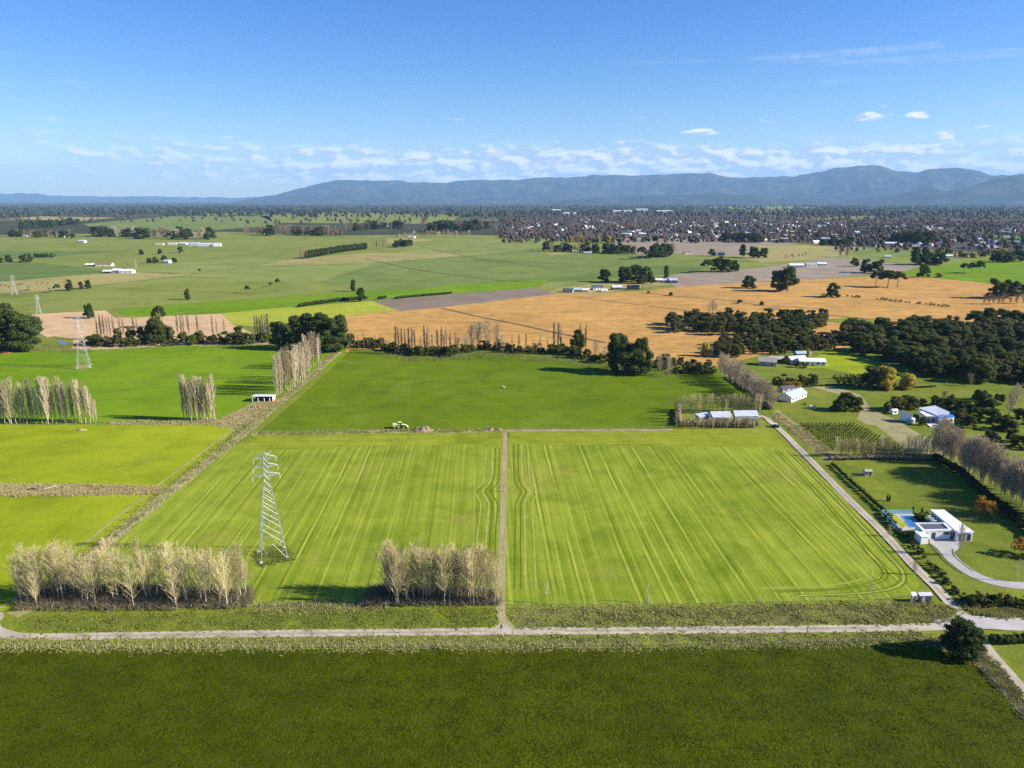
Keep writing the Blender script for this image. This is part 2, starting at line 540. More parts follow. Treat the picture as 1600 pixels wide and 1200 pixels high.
# far pastures (drawn from far to near; each level a few centimetres above the one below)
far = [
    ([(-500, 548), (1900, 535), (2300, 1010), (2400, 1400), (-1200, 1400)], G_VERGE, -.24, 'rough grass between the paddocks and lanes'),
    ([(-300, 470), (-300, 372), (60, 366), (350, 362), (520, 368), (700, 366), (860, 370), (1120, 372), (1300, 376), (1420, 384), (1470, 392), (1700, 398), (1900, 440), (1900, 540), (-300, 560)], G_FAR[0], -.26, 'broad olive pasture across the middle distance'),
    ([(-300, 430), (-200, 395), (215, 391), (60, 402), (-100, 412)], G_FAR[2], -.22, 'deep green pasture behind the dark hedge trees'),
    ([(-300, 450), (0, 440), (170, 425), (135, 418), (60, 410), (-300, 425)], G_FAR[2], -.21, 'dark green pasture in front of the white farm sheds'),
    ([(0, 440), (170, 426), (260, 426), (300, 428), (140, 447), (45, 457), (-60, 458), (-100, 448)], G_FAR[3], -.20, 'yellowed pasture grazed by cattle'),
    ([(170, 425), (260, 412), (400, 402), (520, 406), (420, 418), (300, 428)], G_FAR[1], -.20, 'pale pasture behind the white farm sheds'),
    ([(400, 416), (460, 404), (575, 395), (715, 397), (720, 400), (600, 409), (480, 414)], G_FAR[3], -.19, 'buff pasture in front of the long dark hedge'),
    ([(620, 397), (645, 385), (740, 375), (850, 372), (870, 382), (760, 398), (720, 401)], G_FAR[1], -.195, 'pale green pasture beside the bare poplar block'),
    ([(606, 372), (640, 371), (680, 375), (620, 381), (605, 378)], G_FAR[3], -.185, 'small tan field beyond the poplar block'),
    ([(590, 410), (720, 401), (870, 384), (1010, 402), (1190, 405), (1080, 425), (860, 440), (640, 452), (560, 455), (500, 440)], G_FAR[4], -.18, 'large green pasture in the middle of the plain'),
    ([(850, 392), (930, 390), (900, 396), (860, 398)], G_FAR[3], -.17, 'worn yellow patch of pasture by the shelter trees'),
    ([(300, 428), (400, 418), (590, 410), (500, 440), (420, 450), (210, 455), (140, 447)], G_FAR[1], -.185, 'pale green pasture crossed by fence lines'),
    ([(140, 447), (300, 437), (470, 442), (400, 466), (170, 483), (60, 490), (-100, 500), (-100, 460), (45, 458)], G_FAR[0], -.17, 'olive pasture behind the creek trees'),
    ([(935, 374), (1010, 371), (1180, 376), (1250, 380), (1220, 384), (1160, 401), (1060, 397), (1000, 398), (960, 384)], G_GREY, -.165, 'brown bare field next to the town'),
    ([(1190, 383), (1330, 383), (1350, 390), (1290, 404), (1190, 410), (1150, 400)], G_FAR[3], -.163, 'faded yellow-brown field next to the town'),
    ([(1330, 390), (1500, 386), (1460, 400), (1350, 405)], G_FAR[4], -.162, 'green field below the town houses'),
    ([(860, 440), (1050, 428), (1080, 425), (1110, 416), (1020, 415), (900, 430), (760, 440), (640, 455), (400, 466), (175, 483), (215, 500), (345, 492), (470, 479), (572, 470), (700, 460), (800, 452)], G_FAR[2], -.15, 'strip of fresh green pasture behind the ploughed field'),
    ([(175, 482), (270, 475), (400, 466), (560, 455), (640, 452), (700, 446), (860, 436), (840, 449), (700, 460), (572, 468), (470, 479), (345, 491), (260, 496), (212, 501)], G_L3, -.14, 'vivid green strip of pasture behind the creek'),
    ([(1030, 436), (1060, 428), (1190, 418), (1300, 402), (1345, 405), (1440, 416), (1420, 422), (1360, 428), (1270, 437), (1150, 444), (1060, 450)], G_GREY, -.13, 'grey-brown bare field beyond the maize stubble'),
    ([(1405, 430), (1425, 420), (1470, 416), (1540, 404), (1800, 404), (1800, 450), (1600, 446), (1540, 442), (1440, 434)], G_L3, -.12, 'bright green field with three dark trees'),
    ([(850, 458), (870, 450), (1000, 436), (1050, 444), (960, 455), (900, 460)], G_FAR[3], -.13, 'straw-coloured ground around the middle farmhouses'),
    ([(535, 494), (622, 485), (690, 480), (800, 467), (868, 459), (930, 458), (1000, 455), (1070, 447), (1130, 444), (1280, 436), (1400, 429), (1560, 444), (1750, 460), (1800, 500), (1600, 520), (1300, 545), (1130, 580), (1050, 590), (900, 580), (700, 560), (520, 550), (500, 520)], G_TAN, -.11, 'wide golden field of cut maize stubble'),
    ([(50, 491), (100, 488), (165, 485), (180, 497), (345, 490), (365, 507), (450, 545), (250, 552), (110, 545), (60, 520)], G_TAN2, -.10, 'pale stubble field behind the creek trees'),
    ([(345, 490), (400, 484), (580, 470), (622, 485), (535, 494), (460, 503), (400, 510), (365, 508)], G_LIME, -.09, 'small lime green field between hedge and stubble'),
    ([(583, 471), (700, 460), (800, 452), (838, 450), (870, 459), (800, 467), (690, 480), (625, 486)], G_BROWN, -.08, 'ploughed brown field beside the maize stubble'),
    ([(60, 530), (85, 525), (115, 530), (112, 548), (50, 548)], G_VERGE, -.07, 'marshy green hollow by the creek'),
    ([(-200, 552), (0, 550), (100, 549), (250, 541), (400, 538), (540, 540), (540, 560), (400, 640), (345, 655), (160, 660), (-300, 664)], G_L3, -.06, 'bright green paddock holding a pylon'),
    ([(-300, 662), (160, 664), (345, 662), (372, 668), (330, 710), (255, 764), (130, 756), (-300, 756)], G_L12, -.05, 'yellow-green paddock beside the boundary lane'),
    ([(-300, 775), (120, 773), (240, 771), (235, 785), (110, 880), (0, 960), (-300, 985)], G_L12, -.05, 'yellow-green paddock behind the corner poplars'),
    ([(-300, 757), (60, 755), (140, 758), (258, 761), (243, 772), (120, 773), (-300, 775)], G_DRY, -.04, 'strip of rank straw-coloured grass along a ditch'),
    ([(345, 654), (398, 628), (432, 624), (420, 640), (372, 672), (330, 664)], G_DRY, -.035, 'rank dry grass in front of the open shed'),
    # right hand side
    ([(1110, 575), (1200, 552), (1300, 543), (1420, 560), (1800, 570), (2000, 760), (1800, 960), (1505, 945), (1200, 652), (1120, 592)], G_LAWN, -.06, 'lawns and house paddocks beside the lane'),
    ([(1225, 528), (1260, 515), (1310, 505), (1400, 500), (1440, 505), (1370, 515), (1300, 522), (1262, 530)], G_TAN, -.055, 'tongue of maize stubble between the bush blocks'),
    ([(1300, 525), (1345, 508), (1300, 503), (1262, 505), (1280, 500), (1340, 495), (1380, 505)], G_VERGE, -.05, 'rough green bank beside the bush'),
    ([(1286, 552), (1310, 548), (1350, 560), (1420, 585), (1405, 592), (1340, 585), (1286, 575), (1240, 575)], G_L12, -.04, 'sunlit lawn behind the white house'),
    ([(1262, 603), (1302, 603), (1345, 617), (1362, 640), (1402, 657), (1440, 680), (1490, 690), (1475, 712), (1415, 702), (1385, 680), (1338, 655), (1345, 641), (1325, 620)], G_DRY, -.03, 'dry brownish paddock between the gardens'),
    ([(1206, 645), (1216, 640), (1310, 712), (1300, 722), (1290, 720)], G_DRY, -.03, 'dry grass strip beside the lane'),
    ([(1248, 663), (1330, 661), (1368, 664), (1420, 704), (1300, 707)], G_LAWN, -.02, 'grass of the young orchard'),
    ([(1330, 745), (1361, 744), (1412, 778), (1420, 784), (1372, 784)], G_VERGE, -.02, 'pale grass games court on the lawn'),
    # the marked block of three paddocks
    ([(405, 676), (470, 620), (520, 575), (548, 546), (640, 545), (780, 545), (900, 552), (1000, 572), (1110, 572), (1150, 590), (1190, 632), (1060, 640), (1056, 668), (930, 672), (790, 672)], G_TOP, -.04, 'lush dark green top paddock'),
    ([(392, 684), (404, 676), (790, 673), (786, 694), (600, 696), (350, 706)], G_HEAD, -.03, 'mown headland along the cross fence'),
    ([(795, 673), (930, 672), (1060, 669), (1195, 670), (1235, 700), (1000, 697), (793, 694)], G_HEAD, -.03, 'mown headland below the farm sheds'),
    ([(350, 706), (600, 696), (786, 694), (782, 910), (780, 946), (400, 950), (40, 960), (70, 935), (175, 850)], G_MAIN, -.03, 'mown paddock holding the tall pylon'),
    ([(793, 694), (1000, 697), (1235, 700), (1310, 770), (1400, 865), (1440, 912), (1425, 930), (1340, 941), (1100, 945), (788, 946), (790, 800)], G_MAIN, -.028, 'mown paddock between the track and the lane'),
    # the road side
    ([(-400, 960), (30, 955), (400, 950), (780, 945), (1100, 943), (1440, 935), (1500, 945), (1520, 962), (1460, 990), (1000, 1020), (-400, 1030)], G_VERGE, -.025, 'rough grass verge on both sides of the farm road'),
    ([(-600, 1013), (0, 1014), (500, 1014), (1000, 1012), (1300, 1006), (1430, 1004), (1520, 1030), (1600, 1118), (1720, 1260), (1900, 1500), (-900, 1500)], G_FRONT, -.015, 'deep green paddock in front of the farm road'),
    ([(1430, 1003), (1500, 985), (1545, 985), (1700, 985), (2000, 1100), (2100, 1500), (1880, 1460), (1600, 1120), (1520, 1032)], G_VERGE, -.012, 'green verges around the side lane'),
    ([(1556, 1016), (1580, 1008), (1800, 1006), (1900, 1200), (1700, 1130), (1620, 1065)], G_LAWN, -.008, 'bright grass beyond the side lane'),
    ([(1500, 940), (1530, 925), (1800, 925), (1900, 980), (1600, 966), (1535, 960)], G_VERGE, -.008, 'rough bank above the sealed road'),
]
for pts, m, z, lab in far:
    sheet('paddock', pts, m, z, lab)

# roads and tracks
ribbon('road', [(-40, 960), (-4, 962), (-12, 972), (-8, 984), (20, 993), (60, 995), (200, 993), (400, 990), (600, 988), (790, 986), (1000, 985), (1200, 983), (1380, 981), (1500, 978)], 3.5, M_GRAVEL, -.004, 'pale gravel farm road running past the paddocks', 'road', .25)
ribbon('road', [(1470, 979), (1520, 972), (1560, 974), (1640, 976), (1800, 980)], 6.6, M_SEAL, .004, 'sealed road joining the gravel road at the corner', 'road', .2)
ribbon('lane', [(1535, 972), (1513, 965), (1490, 948), (1462, 917), (1424, 880), (1384, 836), (1340, 793), (1292, 745), (1250, 702), (1222, 674), (1205, 660), (1192, 650), (1172, 655)], 3.3, M_GRAVEL, .0, 'straight gravel lane leading up to the farm sheds', 'lane', .2)
ribbon('lane', [(1518, 975), (1530, 995), (1545, 1018), (1575, 1052), (1610, 1092), (1680, 1170), (1800, 1310)], 3.5, M_GRAVEL, .001, 'side lane leaving the corner beside the dark tree', 'lane', .2)
ribbon('wheel_rut', [(120, 993), (400, 990), (600, 988), (760, 986)], .7, M_RUT, .012, 'darker grassy crown along the gravel road', 'track', .3)
ribbon('wheel_rut', [(880, 985.5), (1000, 985), (1200, 983), (1380, 981)], .7, M_RUT, .012, 'darker crown of the gravel road past the gateway', 'track', .3)
ribbon('wheel_rut', [(1490, 948), (1462, 917), (1424, 880), (1384, 836), (1340, 793), (1292, 745), (1250, 702)], .6, M_RUT, .012, 'darker crown of the straight lane', 'track', .3)
ribbon('farm_track', [(789.5, 672), (788, 720), (786.5, 780), (785, 850), (783, 920), (782, 955), (786, 970), (800, 984)], 2.5, M_STRAW, .0, 'grassy farm track between the two mown paddocks', 'track', .3)
for off, lab in ((-.75, 'bare wheel line on one side of the farm track'), (.75, 'bare wheel line on the other side of the farm track')):
    ribbon('wheel_rut', [(789.5, 674), (788, 720), (786.5, 780), (785, 850), (783, 920), (782, 955), (785, 968), (797, 980)], .42, M_RUT, .012, lab, 'track', .12, off)
ribbon('farm_track', [(800, 984), (782, 976), (778, 984)], 2.2, M_GRAVEL, .006, 'flared gravel mouth of the farm track', 'track')
# boundary lane on one side of the block, with rank straw grass
ribbon('boundary_strip', [(20, 962), (75, 930), (180, 838), (260, 772), (330, 716), (392, 668), (420, 643), (470, 600), (530, 550)], 5.5, M_STRAW, -.010, 'band of rank straw-coloured grass along the boundary fence', 'grass strip', 1.4)
ribbon('farm_track', [(5, 962), (60, 925), (165, 838), (245, 772), (318, 716), (380, 668)], 1.2, M_STRAW, .0, 'narrow track beside the boundary fence', 'track', .4, 4.4)
ribbon('boundary_strip', [(392, 679), (500, 676), (600, 675), (700, 674), (790, 673)], 4.5, M_STRAW, -.006, 'rough strip along the cross fence by the tractor', 'grass strip', 1.0)
ribbon('boundary_strip', [(792, 672.5), (900, 672), (1050, 671)], 3.5, M_DIRT, -.006, 'trampled earth strip along the cross fence', 'grass strip', 1.0)
ribbon('boundary_strip', [(545, 673.5), (620, 673), (700, 672.5)], 3.0, M_DIRT, .0, 'bare earth beside the parked tractor', 'earth', 1.5)
# perimeter wheelings of the mown paddocks
M_TRK = field_mat('wheel_mark', (.085, .125, .006), (.13, .17, .010), .05, 1.5)
M_TRKB = field_mat('pale_wheel_mark', (.25, .285, .05), (.33, .345, .075), .05, 1.5)
for k, (dx, w_, m_) in enumerate(((0, .5, M_TRK), (2.2, .5, M_TRK), (1.1, .6, M_TRKB), (7, .45, M_TRK), (9, .5, M_TRK), (13, .5, M_TRKB))):
    pts = [P(1235, 704), P(1300, 768), P(1390, 865), P(1416, 897), P(1408, 917), P(1360, 927), P(1250, 932)]
    ribbon('wheel_mark', [(x - dx * .8, y + (0 if i < 4 else dx * .35)) for i, (x, y) in enumerate(pts)], w_, m_, .004 + .003 * k, 'curved wheel mark round the corner of the mown paddock', 'wheel mark', .1, world=True)
for k, (dx, w_, m_) in enumerate(((0, .45, M_TRK), (2.0, .45, M_TRK), (3.4, .8, M_TRKB), (6.5, .6, M_TRKB))):
    pts = [P(781, 700), P(779, 750), P(766, 768), P(777, 785), P(775, 830), P(773, 900)]
    ribbon('wheel_mark', [(x - dx, y) for x, y in pts], w_, m_, .004 + .003 * k, 'wheel mark swerving round the pole beside the track', 'wheel mark', .1, world=True)
    pts = [P(803, 694), P(804, 750), P(815, 768), P(806, 785), P(805, 830), P(804, 920)]
    ribbon('wheel_mark', [(x + dx, y) for x, y in pts], w_, m_, .005 + .003 * k, 'wheel mark swerving out on the far side of the track', 'wheel mark', .1, world=True)
# fence, drain and hedge lines far off
for pts, w_, m_, lab in (
        ([(175, 483), (270, 475.5), (400, 466), (560, 455), (700, 446)], 2.0, G_DRY, 'pale fence line beyond the creek'),
        ([(-60, 465), (45, 458), (140, 447.5), (300, 430)], 2.5, G_VERGE, 'dark drain along the cattle pasture'),
        ([(0, 402), (100, 399), (215, 391)], 4.0, G_DRY, 'pale farm race in the distance'),
        ([(300, 427), (400, 417), (500, 412)], 2.5, G_VERGE, 'drain behind the fenced pasture'),
        ([(570, 404), (650, 421), (760, 436), (830, 441)], 3.0, M_DITCH, 'dark drain slanting across the pasture'),
        ([(655, 384), (740, 403), (860, 418)], 2.0, M_DITCH, 'faint drain across the far pasture'),
        ([(690, 481), (740, 493), (800, 505), (870, 520), (945, 535)], 3.2, M_DITCH, 'dark ditch crossing the maize stubble'),
        ([(1000, 457), (1060, 463), (1140, 470), (1200, 478), (1280, 482)], 2.8, M_DITCH, 'ditch through the stubble by the bushes'),
        ([(905, 465), (1000, 476), (1090, 488)], 1.8, M_DITCH, 'thin furrow line in the stubble'),
        ([(1270, 421), (1320, 424), (1380, 428)], 3.0, M_DITCH, 'ditch edge on the grey field'),
        ([(1200, 481), (1260, 488), (1340, 497), (1420, 504), (1500, 510)], 3.2, M_DITCH, 'ditch beside the bush block'),
        ([(-60, 571), (50, 573), (120, 577)], .8, M_DITCH, 'dark wheel line across the pylon paddock'),
        ([(700, 401), (860, 412), (1000, 418), (1100, 420)], 2.0, G_VERGE, 'fence line on the green pasture'),
        ([(180, 451), (300, 455), (400, 459)], 2.0, G_VERGE, 'dark fence line in the olive pasture')):
    ribbon('field_drain', pts, w_, m_, .02, lab, 'drain', .5, 0, 12)
ribbon('ditch', [(-60, 765), (0, 764), (40, 765), (90, 764)], 3.2, M_DITCH, -.01, 'dark wet ditch in the rank grass', 'ditch', 1.6)
ribbon('ditch', [(118, 765), (145, 766), (172, 765)], 2.6, M_DITCH, -.01, 'short dark wet hollow in the rank grass', 'ditch', 1.2)
# bare square of rough grass under the pylon
sheet('pylon_plot', [(398, 864), (411, 884), (458, 874), (444, 853)], G_VERGE, -.004, 'unmown square of grass under the tall pylon', 'grass')
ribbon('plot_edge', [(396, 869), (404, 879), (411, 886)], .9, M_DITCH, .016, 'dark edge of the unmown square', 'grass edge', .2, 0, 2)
mw = plain('still_water', (.05, .09, .14), .06, .1, spec=.6)
sheet('water', [(88, 533), (97, 532), (108, 536), (103, 538.5), (92, 537)], mw, .02, 'small pool of water in the marshy hollow', 'pool')

# ------------------------------------------------------------------ mountains and far hills
sky_line = [(-700, 296), (-300, 299), (0, 301), (60, 303), (130, 306), (200, 307.5), (330, 309), (420, 307), (445, 305), (470, 297), (500, 290), (540, 283), (580, 281), (620, 283), (660, 287), (700, 285), (760, 279),
            (800, 280), (850, 277), (900, 275), (950, 274), (1000, 273), (1050, 272), (1095, 269), (1120, 274), (1150, 277), (1200, 276), (1230, 275), (1255, 269), (1280, 263),
            (1320, 257), (1350, 259), (1380, 265), (1410, 268), (1440, 263), (1470, 261), (1500, 267), (1530, 274), (1560, 276), (1600, 262), (1660, 250), (1750, 259), (1900, 268), (2200, 262), (2600, 280), (3200, 300)]


def sky_h(px, dist):
    y = np.interp(px, [p[0] for p in sky_line], [p[1] for p in sky_line])
    y += 3.4 * mnoise.noise(Vector((px * .021, 1.3, 0))) + 2.0 * mnoise.noise(Vector((px * .055, 4.1, 0))) + .6 * mnoise.noise(Vector((px * .13, 8.1, 0)))
    az = math.atan((px - 800) / FPX)
    return Hat(dist * math.cos(az), float(y))


def build_mountains():
    m, T, bs = new_mat('mountain_bush')
    pos = T.node('ShaderNodeNewGeometry').outputs['Position']
    n = T.noise(pos, .0011, 6, .62, .3)
    T.set(bs.inputs['Base Color'], T.mix(T.maprange(n, .42, .66), (.014, .024, .014), (.055, .052, .034)))
    bs.inputs['Roughness'].default_value = .95
    bs.inputs['Specular IOR Level'].default_value = .05
    def rng_mesh(name, px0, px1, d0, dpk, d1, scale, seed, label, amp):
        na, nr = int((px1 - px0) / 4), 44
        vs, fs = [], []
        for j in range(nr):
            r = d0 + (dpk - d0) * j / 29 if j < 30 else dpk + (d1 - dpk) * (j - 29) / (nr - 30)
            for i in range(na):
                px = px0 + (px1 - px0) * i / (na - 1)
                az = math.atan((px - 800) / FPX)
                x, y = r * math.sin(az), r * math.cos(az)
                t = (r - d0) / (dpk - d0) if r < dpk else (d1 - r) / (d1 - dpk)
                prof = max(0.0, t) ** 1.15
                h = max(0, sky_h(px, dpk)) * scale
                q = Vector((x * .00045, y * .00045, seed))
                ridged = 1 - abs(mnoise.fractal(q, .9, 2.1, 5)) * amp
                fine = mnoise.fractal(Vector((x * .0017, y * .0017, seed + 2)), .9, 2.1, 4)
                lift = min(1, (1 - t) * 5)
                z = h * prof * (1 + (ridged - 1) * lift) * (1 + .16 * fine * lift) * (1 + .02 * mnoise.noise(Vector((x * .002, y * .002, seed + 5))))
                edge = min(1, (i + .01) / 12, (na - 1 - i + .01) / 12)
                vs.append((x, y, z * edge - 2 if j in (0, nr - 1) else z * edge - .5))
        fs = [(j * na + i, j * na + i + 1, (j + 1) * na + i + 1, (j + 1) * na + i) for j in range(nr - 1) for i in range(na - 1)]
        tag(link(name, mesh(name, vs, fs, m, smooth=True)), label, 'mountains', kind='structure')
    rng_mesh('mountains', 370, 3200, 26000, 34000, 44000, 1.0, 1.7, 'long blue mountain range along the horizon', .9)
    rng_mesh('hills', -700, 470, 46000, 52000, 58500, 1.0, 4.2, 'low hazy hills at the open end of the plain', .6)
    # nearer spurs at the foot of the range
    def spurs(name, cx, cy, rx, ry, h, seed, label):
        n = 40
        vs = []
        for j in range(n):
            for i in range(n):
                u, v = i / (n - 1) * 2 - 1, j / (n - 1) * 2 - 1
                d = math.sqrt(u * u + v * v)
                x, y = cx + u * rx, cy + v * ry
                q = Vector((x * .0006, y * .0006, seed))
                vs.append((x, y, h * max(0, 1 - d) ** .8 * (1.1 - .9 * abs(mnoise.fractal(q, .9, 2.1, 5))) - .5))
        fs = [(j * n + i, j * n + i + 1, (j + 1) * n + i + 1, (j + 1) * n + i) for j in range(n - 1) for i in range(n - 1)]
        tag(link(name, mesh(name, vs, fs, m, smooth=True)), label, 'hills', kind='structure')
    spurs('foothills', 14500, 21500, 5200, 2600, 780, 8.8, 'nearer sunlit spur at the foot of the range')
    spurs('foothills', 5800, 23500, 5600, 2100, 300, 2.8, 'low wooded spur below the middle of the range')


build_mountains()

# the air: even pale haze round everything
hm = bpy.data.materials.new('air')
hm.use_nodes = True
hm.cycles.homogeneous_volume = True
hm.cycles.volume_sampling = 'DISTANCE'
hm.node_tree.nodes.clear()
T = NT(hm.node_tree)
pv = T.node('ShaderNodeVolumePrincipled')
pv.inputs['Color'].default_value = (.36, .64, 1.0, 1)
pv.inputs['Density'].default_value = 2.2e-5
pv.inputs['Anisotropy'].default_value = 0.0
T.node('ShaderNodeOutputMaterial', {'Volume': pv.outputs[0]})
hz = MB().box(-EXT - 50, EXT + 50, -3050, EXT + 50, -3.5, 2300).obj('haze', hm)
tag(hz, 'pale blue haze in the air over the plain', 'haze', kind='stuff')

# ------------------------------------------------------------------ trees
M_TWIG = bark_mat('poplar_twigs', (.36, .295, .14), (.60, .505, .275))
M_TWIG2 = bark_mat('grey_twigs', (.32, .25, .16), (.53, .435, .30))
M_TWIG3 = bark_mat('purple_brown_twigs', (.19, .135, .095), (.32, .24, .17))
M_PALE = bark_mat('pale_bark', (.38, .33, .24), (.56, .50, .39))
M_BARK = bark_mat('dark_bark', (.10, .075, .05), (.19, .15, .11))
M_PINE = leaf_mat('pine_leaves', (.030, .052, .012), (.110, .140, .034))
M_MACRO = leaf_mat('cypress_leaves', (.026, .050, .013), (.090, .125, .032))
M_BUSH = leaf_mat('bush_leaves', (.036, .058, .012), (.140, .155, .036), (.18, .155, .05))
M_SHRUB = leaf_mat('shrub_leaves', (.028, .050, .010), (.095, .115, .026), (.14, .12, .05))
M_GOLD = leaf_mat('golden_leaves', (.36, .26, .03), (.62, .48, .085))
M_ORANGE = leaf_mat('orange_leaves', (.30, .14, .02), (.52, .28, .05))
M_OLIVE = leaf_mat('olive_leaves', (.05, .06, .018), (.13, .125, .045))
M_HEDGE = leaf_mat('hedge_leaves', (.014, .026, .007), (.05, .07, .016))
M_BRAMBLE = bark_mat('bramble', (.11, .085, .05), (.27, .215, .135))


def ico():
    t = (1 + 5 ** .5) / 2
    v = np.array([(-1, t, 0), (1, t, 0), (-1, -t, 0), (1, -t, 0), (0, -1, t), (0, 1, t), (0, -1, -t), (0, 1, -t), (t, 0, -1), (t, 0, 1), (-t, 0, -1), (-t, 0, 1)], float)
    v /= np.linalg.norm(v[0])
    f = np.array([(0, 11, 5), (0, 5, 1), (0, 1, 7), (0, 7, 10), (0, 10, 11), (1, 5, 9), (5, 11, 4), (11, 10, 2), (10, 7, 6), (7, 1, 8), (3, 9, 4), (3, 4, 2), (3, 2, 6), (3, 6, 8), (3, 8, 9), (4, 9, 5), (2, 4, 11), (6, 2, 10), (8, 6, 7), (9, 8, 1)])
    return v, f


ICO_V, ICO_F = ico()


def leaf_tris(g, clumps, n, size, jit=.55, core=.80):
    """leaf faces over the clumps' ellipsoids (as separate triangles), with an opaque knot inside each clump"""
    out = []
    for (cx, cy, cz, rx, ry, rz) in clumps:
        c, r = np.array((cx, cy, cz)), np.array((rx, ry, rz))
        if core:
            rot = ICO_V @ np.linalg.qr(g.normal(size=(3, 3)))[0]
            vv = c + rot * r * core
            out.append(vv[ICO_F])
        k = max(6, int(n * (rx * ry + rx * rz + ry * rz) / 3))
        d = g.normal(size=(k, 3))
        d /= np.linalg.norm(d, axis=1)[:, None]
        p = c + d * r * g.uniform(.74, 1.12, (k, 1))
        nn = d / r
        nn /= np.linalg.norm(nn, axis=1)[:, None]
        nn = nn + g.normal(size=(k, 3)) * jit
        nn /= np.linalg.norm(nn, axis=1)[:, None]
        a = np.cross(nn, g.normal(size=(k, 3)))
        a /= np.linalg.norm(a, axis=1)[:, None]
        b = np.cross(nn, a)
        s = size * g.uniform(.55, 1.35, (k, 1))
        out.append(np.stack([p + a * s, p - a * s * .6 + b * s * .8, p - a * s * .5 - b * s * .8], 1))
    return np.concatenate(out)


def cone_tris(A, B, r):
    """thin three-sided tapering twigs from A to B"""
    A, B = np.asarray(A), np.asarray(B)
    r = np.broadcast_to(np.asarray(r, float), (len(A),))[:, None]
    d = B - A
    d /= np.linalg.norm(d, axis=1)[:, None] + 1e-9
    ref = np.where(np.abs(d[:, 2:3]) > .9, np.array([[1., 0, 0]]), np.array([[0, 0, 1.]]))
    u = np.cross(d, ref)
    u /= np.linalg.norm(u, axis=1)[:, None]
    w = np.cross(d, u)
    ring = [A + (u * math.cos(t) + w * math.sin(t)) * r for t in (0, 2.094, 4.189)]
    return np.concatenate([np.stack([ring[i], ring[(i + 1) % 3], B], 1) for i in range(3)])


def trunk_mesh(name, g, h, r0, mat, lean=.02, limbs=()):
    mb = MB()
    k = 7
    pts = [Vector((lean * h * math.sin(i * .9 + g.uniform(0, 6)) * i / 6, lean * h * math.cos(i * 1.3) * i / 6, h * i / 6)) for i in range(7)]
    for i in range(6):
        mb.beam(pts[i], pts[i + 1], r0 * (1 - i / 6.6), k, r0 * (1 - (i + 1) / 6.6))
    for a, b, r in limbs:
        mb.beam(a, b, r, 5, r * .3)
    return mesh(name, mb.v, mb.f, mat)


def bare_tree(name, seed, h, spread, start, nbr, ntw, ang, r0, twig, bark, tr=.045):
    """leafless tree: tapered trunk, rising branches, twigs"""
    g = np.random.default_rng(seed)
    tk = trunk_mesh(name + '_trunk', g, h * .93, r0, bark, .012)
    A, B, Rr = [], [], []
    for i in range(nbr):
        t = start + (1 - start) * (i + g.uniform(0, .9)) / nbr * .97
        az = g.uniform(0, 2 * math.pi)
        tilt = R(ang) * g.uniform(.6, 1.4)
        ln = spread / math.sin(max(R(ang), .2)) * (math.sin(math.pi * min(1, .22 + .80 * t)) ** .7) * g.uniform(.7, 1.15)
        ln = min(ln, h * 1.03 - t * h + .6)
        z = t * h * .93
        d = np.array((math.sin(tilt) * math.cos(az), math.sin(tilt) * math.sin(az), math.cos(tilt)))
        a0 = np.array((0, 0, z))
        e = a0 + d * ln + np.array((0, 0, .12 * ln))
        A.append(a0); B.append(e); Rr.append(tr * 1.9 * (1.15 - t))
        for j in range(ntw):
            s = g.uniform(.15, 1.0)
            p = a0 + (e - a0) * s
            az2 = az + g.normal() * 1.1
            tl = tilt * g.uniform(.3, 1.5)
            l2 = ln * g.uniform(.25, .55) * (1.15 - .5 * s)
            q = p + l2 * np.array((math.sin(tl) * math.cos(az2), math.sin(tl) * math.sin(az2), math.cos(tl)))
            A.append(p); B.append(q); Rr.append(tr)
    cr = quads_mesh(name + '_crown', cone_tris(A, B, Rr), twig)
    return tk, cr, h


def leafy_tree(name, seed, h, clumps_fn, n, size, leaf, bark, r0, th=.7, limb=True, core=.8):
    g = np.random.default_rng(seed)
    cl = clumps_fn(g, h)
    lim = []
    if limb:
        for c in cl[::3]:
            lim.append(((0, 0, min(th * h * .8, max(.12 * h, c[2] - .18 * h))), (c[0] * .85, c[1] * .85, c[2]), r0 * .35))
    tk = trunk_mesh(name + '_trunk', g, h * th, r0, bark, .015, lim)
    cr = quads_mesh(name + '_crown', leaf_tris(g, cl, n, size, core=core), leaf)
    return tk, cr, h


def cl_pine(wid=.26, low=.22, num=34):
    def f(g, h):
        out = []
        for i in range(num):
            t = low + (1 - low) * (i + g.uniform(0, 1)) / num
            rad = wid * h * (math.sin(math.pi * min(1, .25 + .72 * (t - low) / (1 - low))) ** .8) * g.uniform(.35, 1.05)
            az = i * 2.4 + g.uniform(-.5, .5)
            r = h * g.uniform(.060, .105) * (1.15 - .35 * t)
            out.append((rad * math.cos(az), rad * math.sin(az), t * h * .95, r * 1.25, r * 1.25, r * .8))
        return out
    return f


def cl_dome(wid=.45, low=.12, num=30, flat=.75):
    def f(g, h):
        out = []
        for i in range(num):
            u = g.uniform(0, 1)
            az = i * 2.4 + g.uniform(-.5, .5)
            zc = low + .1 + (.82 - low - .02) * u
            rad = wid * h * math.sqrt(max(0, 1 - ((zc - low - .2) / (1 - low - .2)) ** 2 if zc > low + .2 else 1)) * g.uniform(.45, .95)
            r = h * g.uniform(.09, .16)
            out.append((rad * math.cos(az), rad * math.sin(az), min(zc * h, h - r * flat), r * 1.15, r * 1.15, r * flat))
        return out
    return f


def cl_umbrella(g, h):
    out = []
    for i in range(22):
        az = i * 2.4
        rad = .42 * h * math.sqrt(g.uniform(.02, 1))
        z = h * (.92 - .35 * (rad / (.42 * h)) ** 2 - g.uniform(0, .08))
        r = h * g.uniform(.08, .13)
        out.append((rad * math.cos(az), rad * math.sin(az), z, r * 1.25, r * 1.25, r * .7))
    return out


